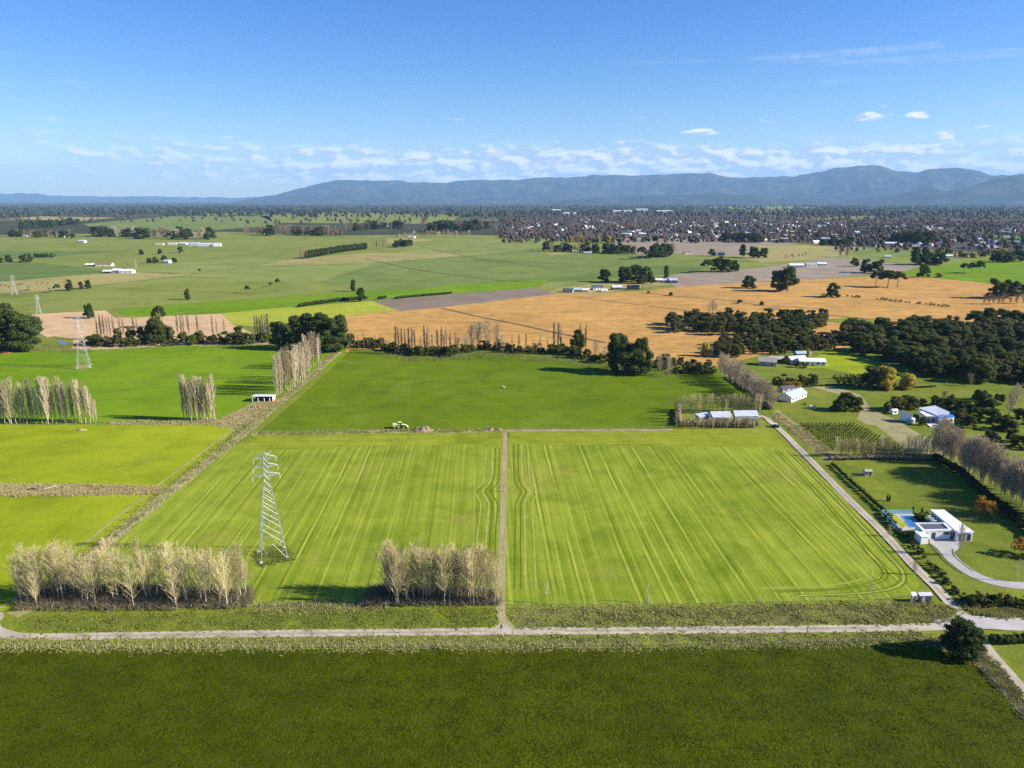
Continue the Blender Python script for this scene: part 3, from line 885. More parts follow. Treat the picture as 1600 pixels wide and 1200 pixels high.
def cl_column(g, h):
    out = []
    for i in range(18):
        t = .08 + .86 * i / 17
        r = h * .13 * math.sin(math.pi * min(1, .2 + .75 * t)) ** .6
        out.append((g.normal() * .03 * h, g.normal() * .03 * h, t * h * .96, r, r, h * .08))
    return out


KINDS = {}
# tall front poplars (spreading), narrow poplars, round bare trees, little bare trees
KINDS['tall'] = [bare_tree('tall_poplar', 100 + i, 24, 2.0 + .35 * i, .10 + .03 * (i % 3), 62, 12, 16 + 3 * i, .13, M_TWIG, M_PALE, .028) for i in range(6)]
KINDS['narrow'] = [bare_tree('narrow_poplar', 120 + i, 24, 1.7, .06, 66, 10, 15, .22, M_TWIG2, M_TWIG2, .060) for i in range(5)]
KINDS['brownpop'] = [bare_tree('brown_poplar', 140 + i, 24, 1.2, .08, 50, 7, 13, .26, M_TWIG3, M_TWIG3, .095) for i in range(4)]
KINDS['round'] = [bare_tree('bare_round', 160 + i, 18, 4.2, .10, 70, 13, 38, .24, M_TWIG2, M_TWIG2, .056) for i in range(5)]
KINDS['small'] = [bare_tree('bare_small', 180 + i, 9, 1.6, .06, 34, 8, 24, .12, M_TWIG, M_TWIG2, .040) for i in range(4)]
KINDS['rosy'] = [bare_tree('rosy_bare', 190 + i, 14, 3.6, .10, 55, 10, 36, .3, M_TWIG3, M_TWIG3, .08) for i in range(3)]
KINDS['sapling'] = [bare_tree('sapling', 200 + i, 9, .9, .25, 26, 4, 28, .11, M_PALE, M_PALE, .028) for i in range(2)]
KINDS['pine'] = [leafy_tree('pine', 210 + i, 20, cl_pine(.24 + .03 * i, .2, 36), 48, .44, M_PINE, M_BARK, .42, .86) for i in range(4)]
KINDS['macro'] = [leafy_tree('cypress', 230 + i, 15, cl_dome(.46 + .05 * (i % 3), .02, 34), 52, .40, M_MACRO, M_BARK, .5, .5) for i in range(4)]
KINDS['umbrella'] = [leafy_tree('umbrella', 240 + i, 15, cl_umbrella, 52, .40, M_PINE, M_BARK, .42, .8) for i in range(3)]
KINDS['bush'] = [leafy_tree('bush_tree', 250 + i, 13, cl_dome(.36 + .05 * (i % 3), .04, 30, .8), 62, .34, M_BUSH, M_BARK, .3, .6) for i in range(6)]
KINDS['shrub'] = [leafy_tree('shrub', 270 + i, 6, cl_dome(.5 + .06 * (i % 3), 0, 18, .8), 50, .34, M_SHRUB, M_BARK, .12, .4) for i in range(4)]
KINDS['column'] = [leafy_tree('column', 280 + i, 14, cl_column, 34, .42, M_MACRO, M_BARK, .25, .5, False) for i in range(2)]
KINDS['gold'] = [leafy_tree('gold', 290 + i, 12, cl_dome(.36, .02, 60, .95), 50, .34, M_GOLD, M_BARK, .28, .5) for i in range(2)]
KINDS['orange'] = [leafy_tree('orange', 294 + i, 8, cl_dome(.42, .06, 26, .85), 34, .34, M_ORANGE, M_BARK, .16, .6, True, .5) for i in range(2)]
KINDS['olive'] = [leafy_tree('olive', 298 + i, 10, cl_dome(.45, .05, 28, .85), 34, .42, M_OLIVE, M_BARK, .2, .5) for i in range(2)]
KINDS['corner'] = [leafy_tree('corner', 301, 13, cl_dome(.56, .03, 74, .55), 60, .34, M_MACRO, M_BARK, .5, .6)]


def tree(kind, px, py, top=None, h=None, name='tree', label='', group=None, cat='tree', wid=1.0, world=None, rz=None, tilt=0.0):
    x, y = world if world else P(px, py)
    if h is None: h = Hat(y, top)
    tk, cr, h0 = random.choice(KINDS[kind])
    s = h / h0
    e = empty(name, (x, y, -.08), random.uniform(0, 6.28) if rz is None else rz, (s * wid, s * wid, s))
    if tilt:
        e.rotation_euler = (random.gauss(0, tilt), random.gauss(0, tilt), e.rotation_euler[2])
    link('trunk', tk, e)
    link('crown', cr, e)
    return tag(e, label, cat, group)


U = random.uniform
# --- poplar clump at the near corner
def by_t(t, labs):
    return labs[min(len(labs) - 1, int(t * len(labs)))]


BEND = ['leaning bare poplar at the road-bend end of the corner clump', 'bare pale poplar crossing the boundary fence line in the corner clump', 'bare pale poplar in the middle of the corner clump', 'bare pale poplar at the pylon end of the corner clump']
GATE = ['bare pale poplar at the shaded end of the gateway clump', 'bare pale poplar in the dense middle of the gateway clump', 'bare pale poplar of the gateway clump closest to the farm track']
for i in range(42):
    t = (i + U(0, .9)) / 42
    px, py = 45 + 345 * t, U(922, 951)
    tree('tall', px, py, h=U(13.5, 19.5), name='bare_poplar', label=by_t(t, BEND), group=by_t(t, BEND), wid=U(1.2, 1.65), tilt=.03)
for i in range(8):
    tree('tall', U(20, 60), U(928, 948), h=U(10, 16), name='bare_poplar', label=BEND[0], group=BEND[0], wid=1.4, tilt=.05)
for i in range(46):
    t = (i + U(0, .9)) / 46
    tree('tall', 602 + 178 * t, U(926, 947), h=U(15, 20) * (1 if t < .85 else .88), name='bare_poplar', label=by_t(t, GATE), group=by_t(t, GATE), wid=U(1.15, 1.5), tilt=.03)
for px, py, top, lab in ((855, 943, 903, 'slim pale sapling on the fence line by the track, first of three'), (1013, 942, 902, 'slim pale sapling in the middle of the fence line'), (1358, 935, 896, 'slim pale sapling on the fence line near the small sheds')):
    tree('sapling', px, py, top, name='sapling', label=lab, group=None)
# --- narrow poplar rows
lab, grp = 'narrow leafless poplar in the long row between two green paddocks', 'long poplar row between paddocks'
for i in range(32):
    px = -28 + 184 * (i + U(0, .6)) / 32
    tree('narrow', px, U(657, 662), U(582, 606) if px < 146 else U(604, 622), name='bare_poplar', label=lab, group=grp, wid=U(.8, 1.1), tilt=.02)
lab, grp = 'narrow leafless poplar in the short row near the open shed', 'short poplar row near the shed'
for i in range(13):
    tree('narrow', 287 + 53 * (i + U(0, .5)) / 13, U(653, 658), U(578, 596), name='bare_poplar', label=lab, group=grp, wid=U(.75, 1.0), tilt=.015)
lab, grp = 'narrow leafless poplar on the boundary above the open shed', 'poplars above the open shed'
for i in range(18):
    t = (i + U(0, .6)) / 18
    b = 617 - 24 * t
    tree('narrow', 432 + 52 * t, b + U(-3, 3), b - U(62, 76) + 8 * t, name='bare_poplar', label=lab, group=grp, wid=U(.8, 1.05), tilt=.015)
for i in range(7):
    tree('narrow', 478 + 27 * i / 7 + U(-1, 1), 578 - 10 * i / 7, U(511, 528), name='bare_poplar', label=lab, group=grp, wid=.9, tilt=.015)
lab, grp = 'brownish leafless poplar rising from the creek scrub', 'poplars along the creek'
for px, py, top in ([(154 + 5 * i, 531 + U(-2, 2), 485 + U(0, 6)) for i in range(6)] + [(189, 528, 490), (194, 528, 494), (211, 528, 487), (216, 528, 494)] +
                    [(278, 526, 482), (284, 526, 485), (288, 526, 488), (296, 527, 484), (310, 526, 488), (333, 527, 487), (340, 527, 495), (352, 528, 492)] +
                    [(400 + 4 * i, 533 + U(-2, 2), 484 + U(0, 7)) for i in range(6)] + [(454, 532, 490), (460, 531, 495)] +
                    [(618 + 5.2 * i, 553, 502 + U(0, 10)) for i in range(7)] + [(664, 553, 504), (670, 553, 502), (684, 553, 510), (690, 553, 505), (698, 553, 505), (704, 552, 520)] +
                    [(640 + 9 * i, 553 + U(-3, 2), 512 + U(0, 14)) for i in range(9)] + [(800 + 11 * i, 552, 515 + U(0, 14)) for i in range(6)] + [(560 + 9 * i, 546, 515 + U(0, 14)) for i in range(6)] + [(866, 549, 497), (872, 549, 499), (876, 549, 504), (906, 549, 500), (915, 549, 503)]):
    tree('brownpop', px, py, top, name='bare_poplar', label=lab, group=grp, wid=U(.8, 1.05), tilt=.012)
lab, grp = 'round bare tree over the creek behind the top paddock', 'round bare trees by the creek'
for px, py, top in ((737, 545, 505), (748, 545, 500), (762, 545, 497), (776, 548, 505), (785, 548, 520), (715, 548, 525), (728, 548, 520), (1000, 575, 545), (1030, 585, 552), (1045, 588, 555), (930, 560, 530), (945, 563, 537)):
    tree('round', px, py, top, name='bare_tree', label=lab, group=grp, wid=U(.75, 1.0))
# --- shelterbelts on the other side
lab, grp = 'bare brown shelterbelt tree beside the house with the blue-grey roof', 'shelterbelt above the farm sheds'
for i in range(42):
    t = (i + U(0, .8)) / 42
    tree('round', 1124 + 84 * t + U(-3, 3), 585 + 56 * t, h=U(10.5, 18.5) * (1 - .1 * t), name='bare_tree', label=lab, group=grp, wid=U(.75, 1.0))
BELT = ['bare grey shelterbelt tree near the foot of the young orchard', 'bare grey shelterbelt tree above the orange autumn tree', 'bare grey shelterbelt tree running out of frame behind the modern house']
for i in range(92):
    t = (i + U(0, .8)) / 92
    tree('round', 1462 + 190 * t + U(-6, 6), 713 + 112 * t + U(-12, 1), h=U(10.5, 19), name='bare_tree', label=by_t(t, BELT), group=by_t(t, BELT), wid=U(.7, .95))
lab, grp = 'small bare tree in the hedge in front of the farm sheds', 'bare hedge around the farm sheds'
for i in range(30):
    tree('small', 1066 + 114 * (i + U(0, .8)) / 30, 669 + U(-3, 1), h=U(4.5, 6.5), name='bare_tree', label=lab, group=grp, wid=1.15)
lab, grp = 'thin bare tree in the row behind the farm sheds', 'bare row behind the farm sheds'
for i in range(34):
    tree('small', 1060 + 130 * (i + U(0, .8)) / 34, 644 + U(-3, 2), h=U(8, 11), name='bare_tree', label=lab, group=grp, wid=.85)
for i in range(6):
    tree('small', 1058 + U(-3, 4), 640 + 5 * i, h=U(6, 9), name='bare_tree', label=lab, group=grp, wid=1.1)
lab, grp = 'thin bare tree in the row at the foot of the young orchard', 'bare row below the orchard'
for i in range(34):
    tree('small', 1306 + 160 * (i + U(0, .8)) / 34, 713 + U(-2, 2), h=U(7, 10.5), name='bare_tree', label=lab, group=grp, wid=.9)
tree('round', 1497, 868, 815, name='bare_tree', label='bare garden tree at the end of the modern house drive', wid=.55)
tree('sapling', 1588, 908, 868, name='sapling', label='bare young tree on the lawn beyond the curved drive')
tree('small', 1389, 838, h=4.5, name='bare_tree', label='lone scrubby bare bush on the edge of the lane', wid=1.2)
tree('small', 1428, 898, h=5, name='bare_tree', label='bare bush beside the lane close to the small sheds', wid=1.2)
tree('round', 1585, 640, 597, name='bare_tree', label='tall bare tree at the edge of the dark gardens', wid=.8)
tree('round', 1575, 655, 607, name='bare_tree', label='bare tree leaning over the shaded garden', wid=.7)
tree('rosy', 1516, 603, 583, name='bare_tree', label='low rounded bare tree below the bush edge', wid=1.1)
tree('rosy', 1475, 622, 610, name='bare_tree', label='dark rounded bare bush on the lawn', wid=1.5)
# --- pines and cypresses
for px, py, top, kd, w_, lab in (
        (-8, 548, 478, 'pine', 1.25, 'dark pine at the edge of the big clump by the creek'), (10, 546, 486, 'macro', 1.0, 'dense dark tree low in the big clump by the creek'), (14, 543, 472, 'pine', 1.2, 'tallest dark pine of the big clump by the creek'),
        (30, 548, 486, 'pine', 1.25, 'dark pine in the middle of the big clump by the creek'), (46, 547, 490, 'macro', .95, 'dense dark tree closing the big clump by the creek'), (-30, 550, 480, 'macro', 1.1, 'dark tree at the picture edge by the creek clump'),
        (436, 545, 499, 'macro', .62, 'dark cypress beside the bare poplars on the creek'), (466, 545, 491, 'pine', 1.05, 'open-crowned pine of the creek stand'), (484, 544, 487, 'pine', 1.0, 'tallest pine of the creek stand'),
        (504, 546, 488, 'pine', 1.2, 'dense pine of the creek stand'), (522, 547, 490, 'macro', .95, 'broad dark tree ending the creek stand'), (452, 546, 505, 'bush', .9, 'short dark tree under the creek stand'),
        (903, 550, 514, 'pine', 1.0, 'conifer standing alone in the creek scrub'), (964, 580, 517, 'macro', .62, 'big dark tree at the corner of the top paddock'), (1001, 584, 526, 'macro', .64, 'second big dark tree at the corner of the top paddock'),
        (982, 583, 535, 'bush', 1.1, 'dark tree filling the gap between the two big ones'),
        (945, 440, 419, 'macro', 1.0, 'round dark tree beside the middle farmhouses'), (976, 442, 415, 'macro', 1.0, 'dark tree of the grove behind the middle farmhouses'), (992, 440, 412, 'macro', 1.0, 'tallest dark tree behind the middle farmhouses'), (1008, 443, 416, 'macro', .9, 'dark tree at the end of the grove behind the middle farmhouses'),
        (1004, 452, 428, 'umbrella', .9, 'pale open tree among the middle farmhouses'), (1017, 452, 430, 'umbrella', .8, 'smaller open tree among the middle farmhouses'), (1041, 434, 414, 'column', 1.5, 'egg-shaped dark tree by the yellow-green shed'),
        (1105, 426, 404, 'umbrella', 1.0, 'round-headed tree on the edge of the green pasture'), (1121, 424, 399, 'macro', .8, 'tallest tree of the trio on the green pasture'), (1134, 425, 403, 'macro', 1.0, 'broad dark tree of the trio on the green pasture'), (1147, 424, 406, 'macro', .9, 'dark tree ending the trio on the green pasture'),
        (1003, 405, 384, 'umbrella', .9, 'dark tree at the head of the roadside trees'), (1012, 404, 390, 'umbrella', .9, 'short dark tree at the head of the roadside trees'), (1170, 450, 430, 'macro', 1.15, 'squat dark tree on the edge of the stubble'),
        (1112, 400, 388, 'macro', 1.0, 'round tree below the brown field'), (1160, 402, 381, 'pine', 1.0, 'dark pine left of the far clump by the grey field'), (1178, 403, 384, 'macro', 1.0, 'broad dark tree of the far clump by the grey field'), (1193, 403, 386, 'macro', .9, 'dark tree closing the far clump by the grey field'),
        (1213, 455, 420, 'macro', .7, 'dark tall tree on the stubble, half of a pair'), (1230, 455, 414, 'macro', .75, 'taller dark tree of the pair on the stubble'), (1301, 464, 441, 'macro', .9, 'lone rounded tree in the middle of the stubble'), (1287, 465, 457, 'shrub', 1.2, 'low shrub beside the lone stubble tree'),
        (1335, 416, 402, 'macro', 1.0, 'dark tree starting the row on the grey field'), (1352, 426, 404, 'macro', .85, 'dark tree in the row on the grey field'), (1371, 427, 404, 'macro', .85, 'dark tree ending the row on the grey field'),
        (1368, 448, 422, 'umbrella', .8, 'umbrella pine at the edge of the stubble grove'), (1387, 449, 420, 'umbrella', 1.0, 'umbrella pine in the middle of the stubble grove'), (1402, 449, 422, 'umbrella', .95, 'umbrella pine ending the stubble grove'),
        (1429, 414, 384, 'pine', .7, 'pointed conifer above the dark grove by the green field'), (1443, 414, 384, 'pine', .7, 'second pointed conifer above the dark grove'), (1432, 413, 396, 'macro', 1.1, 'low dark tree of the grove by the green field'), (1452, 413, 393, 'macro', 1.0, 'dark tree in the grove by the green field'), (1468, 414, 393, 'macro', 1.1, 'broad dark tree ending the grove by the green field'),
        (1443, 433, 412, 'macro', .9, 'dark tree on the corner of stubble and green field'), (1466, 434, 426, 'shrub', 1.4, 'shrubby tree on the corner of stubble and green field'),
        (1506, 427, 410, 'umbrella', .9, 'first of three trees on the bright green field'), (1518, 426, 409, 'umbrella', .8, 'middle one of three trees on the bright green field'), (1530, 427, 406, 'umbrella', .8, 'last and tallest of three trees on the bright green field'),
        (1556, 409, 391, 'macro', 1.0, 'dark tree by the houses beyond the green field'), (1575, 410, 393, 'macro', 1.2, 'broad dark tree by the houses beyond the green field'), (1594, 408, 390, 'macro', 1.2, 'dark tree at the frame edge beyond the green field'),
        (1556, 466, 434, 'macro', .85, 'large dark tree at the stubble edge'), (1576, 465, 435, 'macro', .85, 'large dark tree behind the rosy bush'), (1590, 462, 440, 'macro', .9, 'dark tree overlapping at the stubble edge'),
        (1522, 518, 483, 'umbrella', .9, 'spreading pine above the bush, outermost'), (1541, 518, 480, 'pine', 1.2, 'spreading pine above the bush, tallest'), (1562, 518, 481, 'umbrella', 1.0, 'flat-topped pine above the bush'), (1582, 520, 483, 'pine', 1.3, 'dense pine above the bush'), (1602, 520, 486, 'macro', .9, 'dark tree above the bush at the frame edge'),
        (90, 457, 443, 'umbrella', .8, 'smallest of four trees in the cattle pasture'), (109, 454, 436, 'macro', .65, 'largest of four trees in the cattle pasture'), (127, 452, 439, 'macro', .6, 'third of four trees in the cattle pasture'), (138, 451, 436, 'macro', .6, 'last of four trees in the cattle pasture'),
        (293, 468, 450, 'column', 1.6, 'lone dark upright tree in the olive pasture'), (387, 458, 445, 'umbrella', .7, 'thin tree in the olive pasture'), (312, 427, 419, 'umbrella', .7, 'small tree by the fence line of the pale pasture'),
        (140, 497, 473, 'macro', .62, 'leaning dark tree on the pale stubble'), (250, 512, 475, 'umbrella', .6, 'tall tree rising behind the creek scrub'), (552, 455, 436, 'column', 1.5, 'upright dark tree by the short hedge'), (564, 471, 448, 'macro', .65, 'rounded tree at the end of the short hedge'),
        (423, 449, 440, 'umbrella', .6, 'smaller of two trees near the dark hedge shadow'), (434, 447, 434, 'umbrella', .6, 'larger of two trees near the dark hedge shadow'),
        (221, 398, 389, 'macro', .8, 'small round tree at the field corner by the silver sheds'), (250, 397, 388, 'macro', .8, 'small tree on the far pasture, middle of three'), (282, 395, 384, 'macro', .8, 'small tree on the far pasture, last of three'),
        (14, 410, 397, 'macro', .8, 'dark tree starting the far hedge'), (38, 410, 396, 'macro', .9, 'tall dark tree of the far hedge'), (48, 409, 395, 'column', 1.6, 'upright dark tree in the far hedge'), (0, 411, 400, 'macro', .8, 'dark tree at the frame edge of the far hedge'),
        (837, 396, 385, 'round', .6, 'lone bare tree on the wide green pasture'),
        (233, 411, 402, 'macro', .9, 'garden tree beside the small white farmhouse'), (243, 411, 401, 'macro', 1.0, 'dark garden tree sheltering the small white farmhouse'), (257, 409, 398, 'macro', .9, 'garden tree behind the small white farmhouse'), (272, 410, 402, 'macro', 1.2, 'low garden tree ending the white farmhouse shelter'),
        (213, 421, 407, 'round', .7, 'bare tree beside the white-roofed farm shed'), (200, 418, 409, 'rosy', .6, 'brown bare tree behind the white-roofed farm shed')):
    nm = {'pine': 'pine_tree', 'macro': 'cypress_tree', 'umbrella': 'pine_tree', 'column': 'cypress_tree', 'bush': 'evergreen_tree', 'shrub': 'shrub', 'round': 'bare_tree', 'rosy': 'bare_tree'}[kd]
    tree(kd, px, py, top, name=nm, label=lab, wid=w_)
# --- creek scrub
CREEK = ['dark evergreen shrub in the creek scrub behind the second pylon', 'dark evergreen shrub in the creek scrub below the pale stubble', 'dark evergreen shrub in the creek scrub near the pine stand',
         'dark shrub of the creek scrub behind the top of the boundary fence', 'dark shrub of the creek scrub beneath the brownish poplars', 'dark shrub of the creek scrub under the round bare trees', 'dark shrub of the creek scrub leading to the two big dark trees']
CK = lambda px: CREEK[int(np.searchsorted([215, 330, 440, 610, 710, 820], px))]
for i in range(34):
    px = 125 + 300 * (i + U(0, .8)) / 34
    tree(random.choice(('bush', 'bush', 'shrub')), px, 541 - 5 * (px - 125) / 300 + U(-3, 2), h=U(5, 10), name='scrub_shrub', label=CK(px), group=CK(px), wid=U(.9, 1.4))
for px, top in ((205, 509), (222, 511), (238, 505), (246, 494), (255, 500), (268, 510), (185, 512), (375, 508), (312, 515)):
    tree('bush', px, 536, top, name='scrub_shrub', label=CK(px), group=CK(px), wid=U(.6, .8))
for i in range(62):
    t = (i + U(0, .8)) / 62
    px = 545 + 400 * t
    yb = np.interp(px, [545, 600, 640, 700, 760, 800, 880, 950], [542, 547, 556, 558, 547, 552, 554, 572])
    tree(random.choice(('bush', 'shrub', 'bush')), px, yb + U(-4, 0), h=U(4, 8.5), name='scrub_shrub', label=CK(px), group=CK(px), wid=U(.9, 1.35))
lab, grp = 'low scrub below the shelterbelt at the corner of the top paddock', 'corner scrub'
for i in range(26):
    t = (i + U(0, .8)) / 26
    tree(random.choice(('bush', 'shrub', 'olive')), 1022 + 95 * t, 580 + U(-14, 2) + 4 * t, h=U(4, 8), name='scrub_shrub', label=lab, group=grp, wid=U(.9, 1.3))
tree('gold', 1102, 556, 535, name='autumn_tree', label='yellowing tree at the head of the shelterbelt', wid=.8)
# --- the two bush blocks
def inside(poly, x, y):
    c = False
    for i in range(len(poly)):
        (x0, y0), (x1, y1) = poly[i], poly[i - 1]
        if (y0 > y) != (y1 > y) and x < (x1 - x0) * (y - y0) / (y1 - y0) + x0: c = not c
    return c


def fill(poly_px, n, kinds, hr, lab, grp, dmin, wid=(.9, 1.25), name='bush_tree', tries=12000):
    poly = [P(*p) for p in poly_px]
    xs_, ys_ = [p[0] for p in poly], [p[1] for p in poly]
    pts = []
    for _ in range(tries):
        x, y = U(min(xs_), max(xs_)), U(min(ys_), max(ys_))
        if inside(poly, x, y) and all((x - a) ** 2 + (y - b) ** 2 > dmin * dmin for a, b in pts):
            pts.append((x, y))
            if len(pts) >= n: break
    for x, y in pts:
        tree(random.choice(kinds), 0, 0, h=U(*hr), name=name, label=lab(x, y) if callable(lab) else lab, group=lab(x, y) if callable(lab) else grp, wid=U(*wid), world=(x, y))


fill([(1042, 505), (1060, 500), (1180, 498), (1290, 500), (1285, 508), (1240, 530), (1160, 528), (1090, 520), (1050, 520)], 84, ('bush', 'bush', 'bush', 'olive', 'shrub'), (8, 13), 'evergreen native tree in the smaller bush block in the stubble', 'smaller bush block', 8.0)
fill([(1110, 560), (1130, 535), (1200, 530), (1250, 530), (1310, 530), (1305, 545), (1240, 553), (1180, 556)], 60, ('bush', 'bush', 'olive', 'shrub'), (6, 11), 'evergreen native tree in the bush behind the white house', 'bush behind the white house', 7.5)
fill([(1315, 535), (1330, 520), (1440, 516), (1640, 520), (1680, 610), (1560, 600), (1470, 592), (1425, 582), (1360, 556), (1320, 548)], 150, ('bush', 'bush', 'bush', 'olive', 'macro'), (11, 16.5), lambda x, y: ('evergreen native tree on the sunny front edge of the large bush block' if y < 520 else 'evergreen native tree inside the large bush block above the golden trees' if x < 260 else 'evergreen native tree in the shaded middle of the large bush block' if y < 590 else 'evergreen native tree inside the large bush block below the spreading pines'), None, 9.0)
# --- gardens
for px, py, top, kd, w_, lab in (
        (1383, 608, 572, 'gold', .95, 'large golden autumn tree on the lawn'), (1417, 608, 583, 'gold', 1.2, 'smaller round golden autumn tree on the lawn'), (1362, 606, 572, 'olive', 1.1, 'olive-brown tree beside the large golden tree'), (1372, 604, 570, 'olive', .9, 'brownish tree behind the large golden tree'),
        (1538, 806, 776, 'orange', 1.15, 'orange autumn tree beside the dark hedge'), (1600, 868, 835, 'orange', 1.0, 'orange autumn tree at the frame edge'), (1262, 560, 544, 'gold', .45, 'slim yellow conifer behind the white house'),
        (1320, 640, 612, 'bush', 1.0, 'dark garden tree below the beige paddock'), (1334, 641, 616, 'bush', 1.15, 'broad dark garden tree below the beige paddock'), (1310, 642, 622, 'bush', 1.2, 'lower dark garden tree below the beige paddock'), (1303, 641, 626, 'shrub', 1.0, 'low dark garden shrub below the beige paddock'),
        (1386, 643, 626, 'bush', .8, 'upright shrub at the end of the barn hedge'), (1400, 640, 618, 'bush', 1.1, 'dark tree behind the barn'), (1412, 639, 617, 'bush', 1.1, 'dark dense tree behind the barn'), (1424, 639, 617, 'olive', 1.1, 'olive tree behind the barn'), (1441, 634, 621, 'bush', 1.1, 'green shrub behind the blue-roofed house'),
        (1442, 664, 650, 'olive', .8, 'olive shrub in front of the blue-roofed house'),
        (1258, 632, 628, 'shrub', 1.0, 'small shrub in front of the gabled house'),
        (1279, 566, 560, 'shrub', .8, 'small shrub against the white house'), (1228, 568, 556, 'bush', .9, 'dark garden tree before the white house'), (1247, 574, 564, 'bush', 1.1, 'reddish dark garden tree before the white house'), (1257, 575, 567, 'olive', 1.2, 'brown garden shrub before the white house')):
    nm = {'gold': 'autumn_tree', 'orange': 'autumn_tree', 'olive': 'garden_tree', 'bush': 'garden_tree', 'shrub': 'shrub'}[kd]
    tree(kd, px, py, top, name=nm, label=lab, wid=w_)
lab, grp = 'shrub in the dark line of garden shrubs above the gabled house', 'shrubs above the gabled house'
for px in (1212, 1218, 1224, 1232, 1238, 1252, 1258, 1265, 1271):
    tree(random.choice(('bush', 'shrub')), px, 600 + U(-1, 1), h=U(4.5, 7), name='shrub', label=lab, group=grp, wid=1.0)
lab, grp = 'yellow-orange low shrub above the gabled house', 'yellow shrubs above the gabled house'
for px in (1226, 1233, 1241, 1247):
    tree('orange', px, 603, h=3.0, name='shrub', label=lab, group=grp, wid=1.4)
lab, grp = 'young green tree in the grid planting beside the golden tree', 'grid planting on the lawn'
for i in range(7):
    for j in range(3):
        tree('shrub', 1304 + 9 * i + 3 * j, 592 + 4 * j, h=U(3, 4.5), name='garden_tree', label=lab, group=grp, wid=.75)
lab, grp = 'dark garden tree in the shaded grounds beyond the blue-roofed house', 'shaded garden trees'
for px, py, h in ((1462, 633, 6), (1475, 636, 6), (1490, 640, 7), (1505, 645, 8), (1520, 655, 9), (1535, 640, 10), (1500, 658, 7), (1515, 668, 7), (1550, 660, 8), (1570, 672, 8), (1530, 625, 7), (1548, 690, 6), (1580, 690, 7), (1598, 660, 9), (1486, 628, 5), (1560, 632, 7), (1595, 700, 7), (1487, 655, 5), (1497, 668, 5)):
    tree(random.choice(('bush', 'bush', 'macro')), px, py, h=h, name='garden_tree', label=lab, group=grp, wid=U(1.0, 1.3))
lab, grp = 'low shrub in the bank above the sealed road', 'shrubs above the sealed road'
for i in range(20):
    tree(random.choice(('shrub', 'olive', 'shrub')), 1512 + 100 * (i + U(0, .9)) / 20, 944 + U(-4, 6), h=U(2, 3.6), name='shrub', label=lab, group=grp, wid=1.1)
tree('gold', 1561, 945, h=4.2, name='pampas_bush', label='pale yellow plumed bush above the sealed road', wid=.6)
lab, grp = 'low flowering shrub along the lane fence', 'shrubs along the lane fence'
for i in range(28):
    t = (i + U(0, .8)) / 28
    tree(random.choice(('shrub', 'shrub', 'olive')), 1382 + 128 * t + U(-1, 2), 806 + 138 * t + U(-2, 2), h=U(1.2, 2.6), name='shrub', label=lab, group=grp, wid=1.0)
for px, py, lab in ((1386, 783, 'tiny dark conifer by the games court'), (1389.5, 783, 'second tiny dark conifer by the games court'), (1426, 802, 'small cypress behind the pool terrace'), (1440, 803, 'second small cypress behind the pool terrace')):
    tree('column', px, py, h=3.0, name='cypress_tree', label=lab, wid=.9)
lab, grp = 'terrace shrub beside the modern house', 'terrace shrubs'
for px, py in ((1430, 809), (1434, 812), (1438, 808), (1441, 813), (1447, 806)):
    tree(random.choice(('olive', 'shrub')), px, py, h=2.2, name='shrub', label=lab, group=grp, wid=.8)
lab, grp = 'dark bush on the stubble ditch', 'bushes along the stubble ditch'
for px, py, h in ((1013, 458, 3), (1048, 462, 5), (1156, 474, 5), (1190, 477, 5)):
    tree('bush', px, py, h=h, name='shrub', label=lab, group=grp, wid=1.3)
lab, grp = 'shrub in the broken hedge across the stubble', 'broken hedge across the stubble'
for i in range(26):
    t = (i + U(0, .8)) / 26
    if .16 < t < .26 or .62 < t < .68: continue
    tree('shrub', 1322 + 165 * t, 463 + 17 * t, h=U(2, 4), name='shrub', label=lab, group=grp, wid=1.2)
lab, grp = 'rosy bare bush below the large dark trees in the stubble', 'rosy bushes in the stubble'
for px in (1537, 1545, 1552, 1560, 1567, 1578, 1588, 1598):
    tree('rosy', px, 475 + U(-1, 1), h=U(7, 12), name='bare_tree', label=lab, group=grp, wid=1.0)
lab, grp = 'bare pinkish tree beside the smaller bush block', 'pinkish trees by the smaller bush block'
for px, py, h in ((1045, 516, 8), (1052, 514, 9), (1062, 510, 7), (1108, 490, 13), (1118, 489, 12), (1113, 489, 15)):
    tree('round', px, py, h=h, name='bare_tree', label=lab, group=grp)
# far belts that still read as single trees
def belt(x0, x1, y0, y1, n, kinds, hr, name, lab, grp, wid=(.8, 1.1), jy=1.0):
    for i in range(n):
        t = (i + U(0, .8)) / n
        tree(random.choice(kinds), x0 + (x1 - x0) * t, y0 + (y1 - y0) * t + U(-jy, jy), h=U(*hr), name=name, label=lab, group=grp, wid=U(*wid))


belt(853, 1000, 392, 397, 34, ('macro', 'rosy', 'round', 'bush'), (14, 24), 'shelter_tree', 'mixed shelter tree in the belt on the green pasture below the town', 'belt below the town')
belt(1018, 1052, 403, 400, 14, ('brownpop', 'rosy', 'macro'), (22, 30), 'shelter_tree', 'grey-brown tree in the tall clump by the roadside', 'tall roadside clump')
belt(582, 605, 390, 389, 11, ('brownpop',), (24, 29), 'bare_poplar', 'bare brown poplar in the block beside the long hedge', 'poplar block by the long hedge')
belt(465, 480, 405, 404, 6, ('brownpop',), (24, 29), 'bare_poplar', 'bare poplar in the tuft at the end of the long hedge', 'poplar tuft by the long hedge')
tree('brownpop', 514, 407, 391, name='bare_poplar', label='lone bare poplar in front of the long hedge')
belt(618, 645, 386, 384, 8, ('macro',), (14, 20), 'cypress_tree', 'dark cypress in the short row beyond the poplar block', 'short cypress row')
